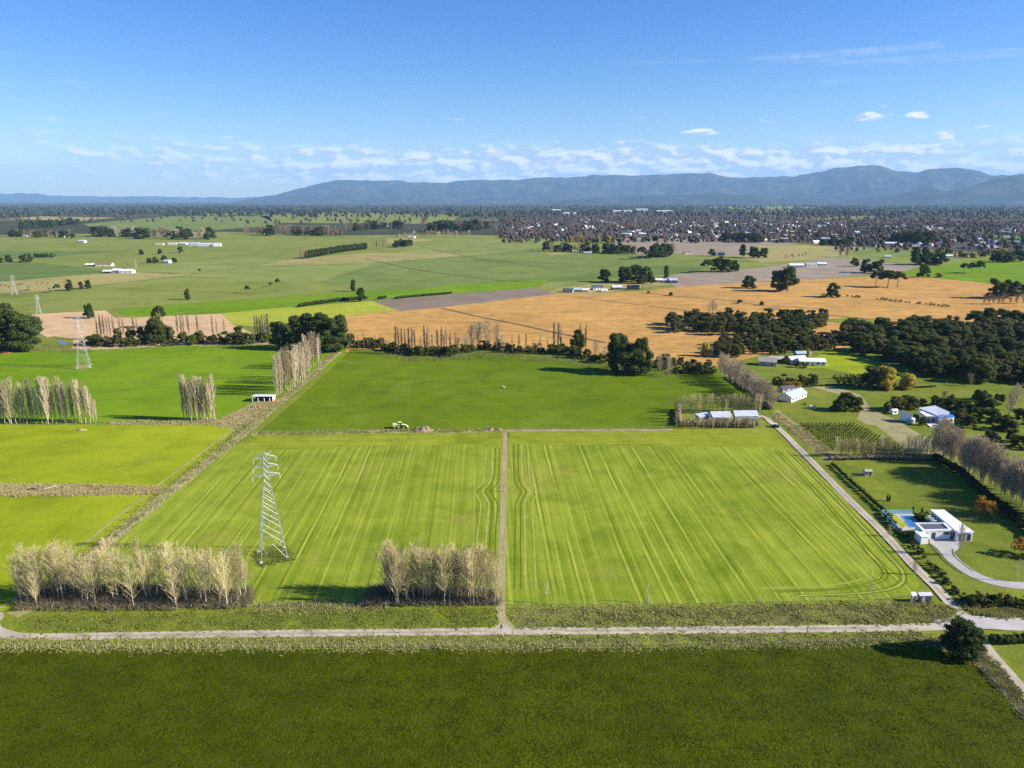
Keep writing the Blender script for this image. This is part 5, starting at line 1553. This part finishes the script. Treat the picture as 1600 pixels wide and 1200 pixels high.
# backstop netting of the games court
e = empty('court_backstop', (*P(1341, 745), 0))
p, q = rel(e, [(1332, 745), (1351, 745)])
nb = MB()
for k in range(7):
    s = (p[0] + (q[0] - p[0]) * k / 6, p[1] + (q[1] - p[1]) * k / 6)
    nb.beam((*s, 0), (*s, 2.6), .06)
nb.obj('post', M_WDARK, e)
nr = MB()
for z in (.3, .9, 1.5, 2.1, 2.55): nr.beam((*p, z), (*q, z), .03)
nr.obj('net', M_WDARK, e)
tag(e, 'dark netted backstop behind the games court', 'backstop')
x, y = P(1355, 742)
gable('garden_hut', 'small pale hut at the end of the games court', 'hut', (x, y), 0, 3.0, 2.4, 2.0, .5, M_RTAN, M_WCREAM, win=2, over=.15)

# the house with the blue roof, its barn, tank and pool
e = empty('farmhouse', (*P(1463, 656), -.02))
r1 = skillion(e, [(1435, 637), (1461, 633.5), (1484.5, 644), (1463.5, 648.5)], [4.6, 5.2, 5.0, 4.2], M_RSILV, M_WWHITE, .5)
r2 = skillion(e, [(1436.5, 643), (1446, 642), (1464.5, 650), (1448, 650.5)], [3.9, 4.0, 3.7, 3.4], M_RWHITE, M_WCREAM, .4)
r3 = skillion(e, [(1464.2, 649.5), (1485.2, 644.5), (1492.5, 651), (1469, 654.5)], [3.9, 4.1, 3.3, 3.2], M_RSKY, M_WWHITE, .4)
windows_on(e, r2[3], r2[2], [(.1, .4), (.5, .9)], .4, 2.4)
windows_on(e, r3[3], r3[2], [(.08, .3), (.4, .6), (.7, .92)], .4, 2.4)
tag(e, 'rambling house with silver and bright blue roofs beside a pool', 'house')
gable_px('barn', 'white gabled barn beside the blue-roofed house', 'barn', (1409, 642), (1425, 646.5), (1402, 645), 3.4, 1.8, M_RWHITE, M_WCREAM, win=3)
gable('garden_shed', 'little white shed at the barn corner', 'shed', P(1396, 646), .3, 3.5, 2.6, 2.1, .5, M_RWHITE, M_WWHITE, win=1, over=.15, door=False)
e = empty('water_tank', (*P(1422.5, 660), 0))
MB().lathe([(2.1, 0), (2.1, 2.2)], k=20).obj('drum', M_WGREY, e)
MB().lathe([(2.2, 2.2), (2.15, 2.32), (.3, 2.75), (.05, 2.78)], k=20).obj('lid', M_RWHITE, e)
tag(e, 'round pale water tank in front of the barn', 'water tank')
e = empty('swimming_pool', (*P(1463, 665), 0))
MB().prism(rel(e, [(1447.5, 663), (1455, 660.8), (1474.5, 662), (1473.5, 668), (1453.5, 668)]), 0, .35).obj('deck', M_WCREAM, e)
MB().prism(rel(e, [(1455.5, 664), (1460, 663), (1472, 663.3), (1471.7, 666), (1457, 666.3)], .4), .3, .40).obj('water', M_POOL, e)
tag(e, 'small blue pool with pale deck by the blue-roofed house', 'pool')
# gabled blue-grey house, the white house and its barns
gable_px('gabled_house', 'gabled house with blue-grey ribbed roof beside the shelterbelt', 'house', (1227.5, 614), (1251.5, 605.5), (1237, 621.4), 2.9, 2.1, M_RBLUE, M_WWHITE, win=5)
gable('house_annex', 'dark low annex behind the gabled house', 'house', P(1228, 611), .35, 9, 5, 2.6, .9, M_RDARK, M_WGREY, win=2)
for k, (px, py) in enumerate(((1266, 638), (1272, 638))):
    e = empty('water_tank', (*P(px, py), 0))
    MB().lathe([(.8, 0), (.8, 1.7)], k=14).obj('drum', M_WGREEN, e)
    MB().lathe([(.84, 1.7), (.8, 1.78), (.1, 1.95)], k=14).obj('lid', M_RWHITE, e)
    tag(e, ('pale green tank near the gabled house, nearer its wall', 'pale green tank near the gabled house, nearer the dark shrubs')[k], 'water tank')
gable('white_house', 'white house wing with dark roof strip in the garden', 'house', P(1243, 566), .25, 13, 9, 3.0, 1.8, M_RWHITE, M_WWHITE, win=4)
gable('white_house', 'long white house with bright roof facing the sunlit lawn', 'house', P(1267, 569.5), -.12, 18, 9, 3.2, 1.6, M_RWHITE, M_WWHITE, win=5)
gable('garden_shed', 'grey roofed shed behind the white house', 'shed', P(1253, 557), .1, 11, 6, 3.0, 1.2, M_RBLUE, M_WGREY, win=2)
gable('barn', 'grey curved-back barn beside the white house', 'barn', P(1199, 570), -.35, 12, 8, 3.2, 2.4, M_RTAN, M_WGREY, win=2)
gable('barn', 'tan roofed low barn between grey barn and white house', 'barn', P(1212, 565), .05, 11, 6, 2.6, 1.4, M_RTAN, M_WDARK, win=2)

# farm sheds in the top corner
e = empty('farm_shed', (*P(1166, 657), -.02))
w1 = skillion(e, [(1145.6, 641.3), (1182.5, 640.8), (1185.8, 650), (1148.7, 650.6)], [5.6, 5.6, 4.6, 4.6], M_RSILV, M_WGREY, .3)
panel(MB(), w1[3], w1[2], -.02, .10, .1, 3.0).obj('door', M_WBRICK, e)
panel(MB(), w1[3], w1[2], .30, .60, .1, 3.2).obj('bay', M_WDARK, e)
panel(MB(), w1[3], w1[2], .66, .94, .1, 3.2).obj('bay', M_WDARK, e)
tag(e, 'silver-roofed farm shed next to the top of the lane', 'shed')
e = empty('farm_shed', (*P(1128, 658), -.02))
w2 = skillion(e, [(1109.5, 642.5), (1141, 642.3), (1145, 653), (1113.7, 652)], [5.2, 5.2, 4.0, 4.0], M_RSILV, M_WGREY, .3)
panel(MB(), w2[3], w2[2], .08, .45, .1, 2.8).obj('bay', M_WDARK, e)
panel(MB(), w2[3], w2[2], .55, .92, .1, 2.8).obj('bay', M_WDARK, e)
tag(e, 'silver-roofed farm shed in the middle of the shed row', 'shed')
e = empty('farm_shed', (*P(1100, 655), -.02))
skillion(e, [(1086, 646.5), (1104, 643.5), (1109, 648.5), (1094, 652)], [3.6, 4.0, 3.6, 3.0], M_RSILV, M_WGREY, .25)
tag(e, 'low grey lean-to at the bramble end of the shed row', 'shed')
e = empty('pipe_rack', (*P(1098, 662), 0))
for k in range(9):
    p = rel(e, [(1079 + 4.5 * k, 660)])[0]
    MB().beam((p[0], p[1], 0), (p[0] + .5, p[1] + .4, 2.4), .10).obj('pipe', M_FRAME, e)
MB().beam((*rel(e, [(1078, 660)])[0], 1.4), (*rel(e, [(1117, 660)])[0], 1.4), .07).obj('rail', M_FRAME, e)
tag(e, 'rack of pale leaning pipes in front of the low lean-to', 'pipe rack')
# open three-bay shed
e = empty('open_shed', (*P(409, 627.5), -.02))
a, b = rel(e, [(394, 627.5), (426, 627.5)])
d = Vector((b[0] - a[0], b[1] - a[1])); L = d.length
n = Vector((-d.y, d.x)).normalized()
dep = 6.0
A, B = Vector(a), Vector(b)
C, D = B + n * dep, A + n * dep
MB().prism([tuple(D), tuple(C), tuple(C - n * .15), tuple(D - n * .15)], 0, 2.5).obj('rear_wall', M_WDARK, e)
MB().prism([tuple(B), tuple(C - n * .16), tuple(C - n * .16 - d.normalized() * .15), tuple(B - d.normalized() * .15)], 0, [3.1, 2.5, 2.5, 3.1]).obj('end_wall', M_WPINK, e)
ov = .35
dn = d.normalized()
MB().prism([tuple(A - dn * ov - n * ov), tuple(B + dn * ov - n * ov), tuple(C + dn * ov + n * ov), tuple(D - dn * ov + n * ov)], [3.15, 3.15, 2.55, 2.55], [3.3, 3.3, 2.7, 2.7]).obj('roof', M_RWHITE, e)
for t in (.02, .3, .6, .86):
    p = A + d * t
    MB().beam((p.x, p.y, 0), (p.x, p.y, 3.12), .16).obj('post', M_FRAME, e)
tag(e, 'open-fronted hay shed with pale roof and pink end wall', 'shed')
# sheds by the road corner
e = empty('tank_shed', (*P(1445, 937), -.02))
sh = skillion(e, [(1434.5, 925), (1455, 925), (1457.5, 930.5), (1437, 931)], [2.7, 2.7, 2.3, 2.3], M_RSILV, M_WDARK, .15)
panel(MB(), sh[3], sh[2], .2, .45, .1, 1.9).obj('door', M_WGREY, e)
tag(e, 'small dark shed with shiny roof by the lane entrance', 'shed')
e = empty('tank_shed', (*P(1428, 937), -.02))
skillion(e, [(1423.5, 925), (1431, 924.5), (1433, 930), (1425, 930.5)], [2.6, 2.6, 2.3, 2.3], M_RWHITE, M_WGREY, .12)
tag(e, 'tiny white-topped shed beside the small dark shed', 'shed')

# farm buildings out on the plain: px, base py, width px, height px, depth m, roof, wall, label
for k, (px, py, wp, hp, dp, ro, wa, lab) in enumerate((
        (139, 416, 13, 4, 10, M_RWHITE, M_WDARK, 'dark farm shed behind the cattle pasture'), (161, 416, 24, 5, 12, M_RRED, M_WWHITE, 'long farm building with red roof behind the cattle pasture'),
        (167, 427, 14, 5, 9, M_RWHITE, M_WDARK, 'black-sided shed in the yard of white sheds'), (181, 426, 12, 6, 10, M_RWHITE, M_WWHITE, 'white shed in the middle of the farm yard'), (196, 427, 20, 6, 12, M_RWHITE, M_WWHITE, 'large white-roofed barn in the cattle farm yard'),
        (260, 411, 10, 5, 10, M_RSILV, M_WWHITE, 'small white farmhouse among dark shrubs'), (127, 379, 10, 4, 12, M_RSILV, M_WWHITE, 'small white farmhouse by a dark tree far out'), (320, 385, 24, 5, 18, M_RSILV, M_WWHITE, 'biggest silver shed of the distant complex'),
        (338, 385, 12, 5, 14, M_RSILV, M_WWHITE, 'silver shed at the end of the distant complex'), (302, 384, 16, 5, 14, M_RBLUE, M_WWHITE, 'blue-grey shed of the distant complex'), (285, 382, 12, 3, 12, M_RWHITE, M_WWHITE, 'white cottage beside the distant complex'), (268, 382, 12, 3, 12, M_RTAN, M_WWHITE, 'tan-roofed cottage beside the distant complex'), (248, 383, 12, 3, 12, M_RTAN, M_WCREAM, 'cream shed at the start of the distant complex'),
        (39, 370, 8, 3, 10, M_RWHITE, M_WWHITE, 'white cottage in front of the reddish row'), (98, 371, 6, 3, 10, M_RWHITE, M_WWHITE, 'second white cottage by the reddish row'),
        (888, 457, 16, 6, 9, M_RDARK, M_WGREY, 'dark roofed house at the start of the middle farmhouses'), (902, 456, 12, 6, 9, M_RBLUE, M_WDARK, 'blue roofed house among the middle farmhouses'), (916, 456, 10, 5, 8, M_RWHITE, M_WWHITE, 'white shed among the middle farmhouses'), (934, 453, 16, 7, 12, M_RDARK, M_WWHITE, 'dark roofed house with white walls in the middle farm'), (944, 456, 10, 4, 8, M_RWHITE, M_WWHITE, 'low white building of the middle farm'),
        (964, 453, 16, 7, 9, M_RSILV, M_WDARK, 'silver roofed barn of the middle farm'), (990, 452, 18, 6, 9, M_RDARK, M_WBRICK, 'brown shed beneath the open trees of the middle farm'), (1029, 441, 12, 6, 10, M_RWHITE, M_WGREEN, 'pale yellow-green shed by the egg-shaped tree'), (1041, 441, 10, 5, 9, M_RSILV, M_WWHITE, 'white house beside the pale yellow-green shed'), (1052, 442, 13, 7, 10, M_RBLUE, M_WDARK, 'blue-black house ending the middle farm'),
        (980, 393, 8, 5, 9, M_RTAN, M_WBRICK, 'little brick barn at the end of the shelter belt'), (918, 396.5, 12, 3, 6, M_RSILV, M_WGREY, 'long low trough shed on the green pasture'), (1075, 397, 12, 4, 12, M_RRED, M_WWHITE, 'red-roofed house below the brown field'), (1128, 399, 10, 5, 12, M_RDARK, M_WDARK, 'dark house by the round tree'),
        (1245, 418, 22, 6, 11, M_RWHITE, M_WGREY, 'long pale house on the grey field'), (1268, 417, 16, 6, 9, M_RTAN, M_WWHITE, 'tan roofed house on the grey field'), (1285, 415, 14, 5, 9, M_RWHITE, M_WWHITE, 'white house at the end of the grey field row'),
        (1484, 402, 10, 4, 10, M_RWHITE, M_WWHITE, 'white house above the dark grove'), (1500, 401, 10, 4, 10, M_RTAN, M_WCREAM, 'cream house beside the dark grove'), (1520, 399, 14, 4, 10, M_RDARK, M_WWHITE, 'dark roofed house above the bright green field'), (1388, 403, 10, 4, 9, M_RSILV, M_WWHITE, 'silver roofed shed at the head of the grey field'),
        (643, 372, 10, 3, 12, M_RSILV, M_WWHITE, 'white house beside the brown scrub'), (602, 355, 8, 3, 14, M_RWHITE, M_WWHITE, 'white speck of a farmhouse by the far wood'), (1118, 355, 8, 4, 14, M_RTAN, M_WWHITE, 'tall pale building in the town'))):
    x, y = P(px, py)
    s = mpp(y)
    h = max(2.5, hp * s * .95)
    gable('farm_building', lab, 'farm building', (x, y + dp / 2), random.uniform(-.25, .25), wp * s, dp, h * .62, h * .42, ro, wa, win=3, over=.4)

# ------------------------------------------------------------------ the town
G_TOWN = field_mat('town_ground', (.055, .050, .034), (.125, .100, .075), .006, .1, (.35, .4, .25), None, None, (.09, .10, .04))
sheet('town_ground', [(780, 371), (860, 372), (950, 369), (1050, 372), (1150, 376), (1250, 380), (1330, 385), (1420, 388), (1500, 391), (1700, 397), (1750, 352), (1500, 342), (1300, 336), (1000, 334), (850, 337), (770, 350)], G_TOWN, -.10, 'dark gardens and streets under the town', 'town ground')
roofs = [M_RWHITE, M_RDARK, M_RBLUE, M_RDARK, M_RTAN, M_RRED, M_WGREY, M_RSILV]
walls = [M_WWHITE, M_WCREAM, M_WBRICK, M_WWHITE, M_WGREY]
TOWN = []
for i in range(24):
    L, W, hw, hr = U(16, 30), U(9, 15), U(3.2, 4.8), U(1.8, 3.2)
    x, y = L / 2, W / 2
    v = [(-x, -y, 0), (x, -y, 0), (x, y, 0), (-x, y, 0), (-x, -y, hw), (x, -y, hw), (x, y, hw), (-x, y, hw), (-x, 0, hw + hr - .08), (x, 0, hw + hr - .08)]
    f = [(0, 1, 5, 4), (2, 3, 7, 6), (1, 2, 6, 9, 5), (3, 0, 4, 8, 7)]
    w_ = mesh('town_wall', v, f, walls[i % len(walls)])
    o = .5
    v = [(-x - o, -y - o, hw - .3), (x + o, -y - o, hw - .3), (x + o, 0, hw + hr), (-x - o, 0, hw + hr), (x + o, y + o, hw - .3), (-x - o, y + o, hw - .3)]
    v += [(a, b, c + .2) for a, b, c in v]
    f = [(0, 1, 2, 3), (3, 2, 4, 5), (9, 8, 7, 6), (11, 10, 8, 9), (0, 6, 7, 1), (4, 10, 11, 5), (1, 7, 8, 2), (2, 8, 10, 4), (3, 9, 6, 0), (5, 11, 9, 3)]
    r_ = mesh('town_roof', v, f, roofs[i % len(roofs)])
    wn = MB()
    for s in (-1, 1):
        for t in (-.3, 0, .3):
            wn.box(t * L - .8, t * L + .8, s * (y + .03) - .04, s * (y + .03) + .04, hw * .35, hw * .8)
    TOWN.append((w_, r_, mesh('town_window', wn.v, wn.f, M_GLASS)))
n = 0
while n < 290:
    py = 338 + 52 * random.random() ** 1.1
    px = U(790, 1640)
    lim = np.interp(px, [790, 860, 950, 1050, 1150, 1250, 1330, 1420, 1500, 1640], [371, 371, 368, 371, 375, 379, 384, 387, 391, 396])
    if py > lim or py < np.interp(px, [790, 900, 1300, 1640], [352, 340, 346, 356]): continue
    if px > 1470 and random.random() < .5: continue
    w_, r_, g_ = random.choice(TOWN)
    e = empty('town_house', (*P(px, py), -.25), U(0, 6.28))
    link('wall', w_, e); link('roof', r_, e)
    wo = link('window', g_, e)
    tag(e, 'small house among the roofs of the far town', 'house', 'houses of the far town')
    n += 1
# long pale industrial halls behind the town
for k, (px, py, wp, lab) in enumerate(((970, 332, 34, 'long pale hall beyond the town, first in the row'), (1003, 331, 18, 'tall pale hall beyond the town'), (1037, 332, 26, 'long pale hall beyond the town, last in the row'), (868, 330, 16, 'cream hall beyond the town near the pastures'), (890, 336, 20, 'white roofed works at the town edge'))):
    x, y = P(px, py)
    s = mpp(y)
    gable('industrial_hall', lab, 'hall', (x, y), 0, wp * s, 40, 14 if k != 1 else 24, 5, M_RWHITE, M_WCREAM, win=4, door=False)
# pale fields beyond the town
for pts, m_, lab in (([(1090, 324), (1200, 321.5), (1300, 324), (1180, 327.5)], G_FAR[1], 'pale field beyond the town'), ([(1150, 329), (1240, 327), (1230, 332), (1160, 333)], G_FAR[1], 'second pale field beyond the town'),
                     ([(1240, 340), (1370, 337), (1360, 342), (1250, 343)], G_FAR[0], 'green field behind the town'), ([(1540, 366), (1600, 369), (1590, 378), (1540, 376)], G_L3, 'small bright field in the outer town'), ([(400, 335), (520, 332), (720, 336), (700, 350), (430, 348)], G_FAR[0], 'green fields behind the long wood'),
                     ([(10, 342), (60, 338), (180, 340), (120, 346)], G_FAR[3], 'tan field in the far plain'), ([(130, 350), (260, 338), (420, 337), (430, 352), (330, 360), (160, 362)], G_FAR[4], 'green fields in the far plain'), ([(310, 333), (380, 331), (400, 335), (320, 337)], G_FAR[1], 'sliver of pale field in the far plain')):
    sheet('paddock', pts, m_, -.05, lab)

# distant trees that read as one mass
def far_wood(name, label, boxes, seed, mat, hr):
    g = np.random.default_rng(seed)
    cl = []
    for (x0, x1, y0, y1, n) in boxes:
        yb = np.exp(g.uniform(np.log(y0 - 311.5), np.log(y1 - 311.5), n)) + 311.5
        xb = g.uniform(x0, x1, n)
        for px, py in zip(xb, yb):
            x, y = P(px, py)
            if mnoise.noise(Vector((x * .0022, y * .0022, 3.3))) < g.uniform(-.75, .05): continue
            h = g.uniform(*hr)
            w_ = h * g.uniform(.35, .6)
            cl.append((x, y, h * .5, w_, w_, h * .52))
    out = []
    for c in cl:
        rot = ICO_V @ np.linalg.qr(g.normal(size=(3, 3)))[0]
        vv = np.array(c[:3]) + rot * np.array(c[3:]) * g.uniform(.8, 1.1, (12, 1))
        vv[:, 2] = np.maximum(vv[:, 2], -.2)
        out.append(vv[ICO_F])
        k = 16
        d = g.normal(size=(k, 3)); d /= np.linalg.norm(d, axis=1)[:, None]
        p = np.array(c[:3]) + d * np.array(c[3:]) * g.uniform(.8, 1.15, (k, 1))
        s = c[5] * g.uniform(.16, .3, (k, 1))
        a = g.normal(size=(k, 3)); b = g.normal(size=(k, 3))
        out.append(np.stack([p, p + a * s, p + b * s], 1))
    V = np.concatenate(out)
    V[:, :, 2] = np.maximum(V[:, :, 2], -.2)
    tag(link(name, quads_mesh(name, V, mat)), label, 'woodland', kind='stuff')


M_FW1 = leaf_mat('far_wood_dark', (.014, .026, .010), (.045, .060, .022), None, 0)
M_FW2 = leaf_mat('far_wood_brown', (.085, .058, .050), (.185, .120, .095), None, 0)
far_wood('town_trees', 'mixed trees between the roofs of the town', [(780, 1640, 337, 380, 3400), (1300, 1700, 350, 395, 500)], 31, M_FW2, (6, 13))
far_wood('town_trees', 'dark evergreens between the roofs of the town', [(780, 1640, 337, 380, 900), (1300, 1700, 350, 392, 220)], 32, M_FW1, (6, 15))
far_wood('distant_wood', 'dark woods spread over the far plain', [(-150, 1750, 312.8, 322, 3200), (-150, 800, 322, 340, 1500), (800, 1750, 320, 338, 2400), (200, 520, 322, 336, 500)], 33, M_FW1, (14, 30))
far_wood('distant_wood', 'brown bare woods spread over the far plain', [(-150, 800, 318, 350, 1000), (800, 1750, 322, 345, 1300)], 34, M_FW2, (12, 24))

# ------------------------------------------------------------------ tractor, car, heaps, cattle
M_LIME = plain('lime_paint', (.72, .74, .26), .35, .06, spec=.5)
M_TYRE = plain('tyre_rubber', (.03, .03, .03), .9)
M_CREAMP = plain('pale_paint', (.75, .74, .55), .4, spec=.5)


def wheel(e, x, y, r, w_):
    o = MB()
    prof = [(r * .55, -w_ / 2), (r * .95, -w_ / 2), (r, -w_ * .3), (r, w_ * .3), (r * .95, w_ / 2), (r * .55, w_ / 2)]
    k = 18
    vs = [(x + q * math.cos(2 * math.pi * i / k), y + z, r + q * math.sin(2 * math.pi * i / k)) for q, z in prof for i in range(k)]
    fs = [(j * k + i, j * k + (i + 1) % k, (j + 1) % 6 * k + (i + 1) % k, (j + 1) % 6 * k + i) for j in range(6) for i in range(k)]
    t = o.add(vs, fs).obj('wheel', M_TYRE, e)
    m = MB()
    m.beam((x, y - w_ * .4, r), (x, y + w_ * .4, r), r * .56, 14)
    m.obj('rim', M_CREAMP, t)


x, y = P(625, 668.5)
e = empty('tractor', (x, y, 0), .12)
MB().prism([(-.9, -.55), (2.6, -.45), (2.6, .45), (-.9, .55)], .7, [1.5, 1.35, 1.35, 1.5]).obj('chassis', M_TYRE, e)
bn = MB().prism([(.9, -.48), (2.75, -.40), (2.75, .40), (.9, .48)], 1.36, [2.0, 1.75, 1.75, 2.0]).obj('bonnet', M_LIME, e)
cabm = MB()
for sx in (-.75, .85):
    for sy in (-.75, .75): cabm.beam((sx, sy, 1.4), (sx * .9, sy * .92, 2.95), .06)
cb = cabm.obj('cab', M_TYRE, e)
MB().box(-.68, .76, -.66, .66, 1.5, 2.9).obj('glass', M_GLASS, cb)
MB().prism([(-.95, -.85), (.95, -.85), (.95, .85), (-.95, .85)], 2.95, 3.2).obj('cab_roof', M_LIME, e)
tk = MB().prism([(-3.6, -1.1), (-1.1, -1.1), (-1.1, 1.1), (-3.6, 1.1)], 1.0, 2.5).obj('sprayer_tank', M_LIME, e)
MB().lathe([(.45, 2.5), (.45, 2.7), (.1, 2.75)], (-2.3, 0), 12).obj('lid', M_CREAMP, tk)
for sy in (-1, 1):
    wheel(e, -.6, sy * .95, .95, .55)
    wheel(e, 2.1, sy * .85, .65, .4)
    wheel(e, -2.7, sy * 1.15, .7, .45)
    MB().prism([(-1.4, sy * .62), (.2, sy * .62), (.2, sy * 1.25), (-1.4, sy * 1.25)], [1.9, 1.9, 1.9, 1.9], 2.02).obj('mudguard', M_LIME, e)
bm_ = MB()
for sy in (-.55, .55): bm_.beam((1.2, sy, 1.9), (3.1, sy, 1.6), .12).beam((3.1, sy, 1.6), (4.0, sy, .4), .12)
bm_.box(3.8, 4.4, -1.1, 1.1, .12, .75)
bm_.obj('front_loader', M_LIME, e)
tag(e, 'lime yellow tractor with tank parked by the cross fence', 'tractor')

M_CAR = plain('dark_blue_paint', (.025, .035, .06), .25, .05, spec=.6)
x, y = P(1212, 667)
e = empty('parked_car', (x, y, .01), -.75)
prof = [(-2.3, .35), (2.25, .35), (2.35, .75), (2.1, .98), (1.0, 1.05), (-2.3, 1.05)]
m = MB()
for sy in (-.88, .88): m.v += [(px_, sy, pz) for px_, pz in prof]
m.f = [tuple(range(5, -1, -1))[::-1], tuple(range(6, 12))[::-1]] + [(i, 6 + i, 6 + (i + 1) % 6, (i + 1) % 6) for i in range(6)]
m.obj('body', M_CAR, e)
cp = MB().add([(-.7, -.80, 1.05), (1.0, -.80, 1.05), (.55, -.68, 1.62), (-.6, -.68, 1.62), (-.7, .80, 1.05), (1.0, .80, 1.05), (.55, .68, 1.62), (-.6, .68, 1.62)],
              [(0, 1, 2, 3), (5, 4, 7, 6), (1, 5, 6, 2), (4, 0, 3, 7), (4, 5, 1, 0)]).obj('cabin', M_GLASS, e)
MB().box(-.6, .55, -.68, .68, 1.62, 1.68).obj('cabin_roof', M_FRAME, e)
MB().box(-2.32, -.85, -.86, .86, 1.05, 1.25).obj('tray', M_FRAME, e)
for sx in (-1.45, 1.45):
    for sy in (-.8, .8): wheel(e, sx, sy, .34, .24)
for sy in (-.6, .6): MB().box(2.25, 2.38, sy - .15, sy + .15, .62, .8).obj('headlight', M_FRAME, e)
tag(e, 'dark pickup truck parked at the top of the lane', 'car')


def heap(px, py, L, W, h, label, seed, mat=M_DIRT):
    n = 26
    vs = []
    for j in range(n):
        for i in range(n):
            u, v = i / (n - 1) * 2 - 1, j / (n - 1) * 2 - 1
            d = math.sqrt(u * u + v * v)
            q = Vector((u * 2.5, v * 2.5, seed))
            z = h * max(0, 1 - d) ** .6 * (1 + .8 * mnoise.fractal(q, .8, 2, 4)) + .25 * mnoise.noise(q * 4) * max(0, 1 - d)
            vs.append((u * L / 2, v * W / 2, max(-.06, z - .06)))
    fs = [(j * n + i, j * n + i + 1, (j + 1) * n + i + 1, (j + 1) * n + i) for j in range(n - 1) for i in range(n - 1)]
    x, y = P(px, py)
    tag(link('earth_heap', mesh('earth_heap', vs, fs, mat), None, (x, y, 0)), label, 'heap')


heap(661, 673, 11, 6, 2.3, 'brown heap of earth and stumps beside the tractor', 1.5)
heap(764, 672, 6, 3.5, 1.3, 'low heap of timber and earth near the track head', 4.5)
heap(780, 671.5, 3.5, 2.5, .9, 'small heap of earth at the track head', 6.5)
heap(583, 674, 9, 3, .7, 'flat spread of earth along the cross fence', 7.5)
heap(128, 672, 5, 3, .9, 'pale heap in the yellow-green paddock by the poplar row', 8.5, M_STRAW)
heap(8, 552, 9, 3, 1.6, 'rusty red heap of brush at the edge of the creek clump', 9.5, plain('rusty_brush', (.30, .09, .05), .9, .4, 2))
# white trough in the top paddock
for px, py, lab in ((787, 605, 'tiny white trough in the middle of the top paddock'),):
    x, y = P(px, py)
    e = empty('water_trough', (x, y, 0))
    MB().lathe([(.9, 0), (1.0, .6), (.85, .6), (.8, .35)], k=16).obj('basin', M_CONC, e)
    tag(e, lab, 'trough')
# a fallen log by the ditch
e = empty('fallen_log', (*P(80, 763), .25), .5)
MB().beam((-2.5, 0, 0), (2.2, .4, .35), .22, 8, .14).obj('stem', M_PALE, e)
MB().beam((.8, .2, .2), (1.8, 1.2, .8), .10, 6, .04).obj('branch', M_PALE, e)
tag(e, 'pale fallen log lying across the ditch', 'log')


def cow_mesh():
    me = bpy.data.meshes.new('cow_skin')
    J = [(0, 0, 1.15), (.75, 0, 1.18), (-.75, 0, 1.15), (1.15, 0, 1.35), (1.5, 0, 1.25), (1.75, 0, 1.0), (-.95, 0, 1.1), (-1.05, 0, .55)]
    E = [(0, 1), (0, 2), (1, 3), (3, 4), (4, 5), (2, 6), (6, 7)]
    rad = [.42, .36, .36, .20, .16, .10, .08, .03]
    for sx, root in ((.72, 1), (-.78, 2)):
        for sy in (-.24, .24):
            b = len(J)
            J += [(sx, sy, .85), (sx - .03, sy, .45), (sx, sy, .03)]
            rad += [.15, .085, .07]
            E += [(root, b), (b, b + 1), (b + 1, b + 2)]
    me.from_pydata(J, E, [])
    o = bpy.data.objects.new('cow_skin', me)
    COL.objects.link(o)
    md = o.modifiers.new('s', 'SKIN')
    for i, v in enumerate(me.skin_vertices[0].data):
        v.radius = (rad[i], rad[i])
        v.use_root = (i == 0)
    dg = bpy.context.evaluated_depsgraph_get()
    out = bpy.data.meshes.new_from_object(o.evaluated_get(dg))
    bpy.data.objects.remove(o, do_unlink=True)
    out.materials.clear()
    return out


cow = cow_mesh()
cow.materials.append(plain('cow_hide', (.035, .028, .022), .8))
for px, py in ((2, 446), (8, 447), (14, 449), (27, 446), (30, 444.5), (34, 445), (45, 449), (58, 443), (66, 442.5), (75, 443), (33, 455), (38, 455), (42, 454), (45, 453.5), (101, 441.5), (77, 452)):
    x, y = P(px, py)
    tag(link('cow', cow, None, (x, y, -.17), U(0, 6.28), (1.15, 1.15, 1.15)), 'dark cow grazing in the yellowed pasture', 'cow', 'cattle in the yellowed pasture')
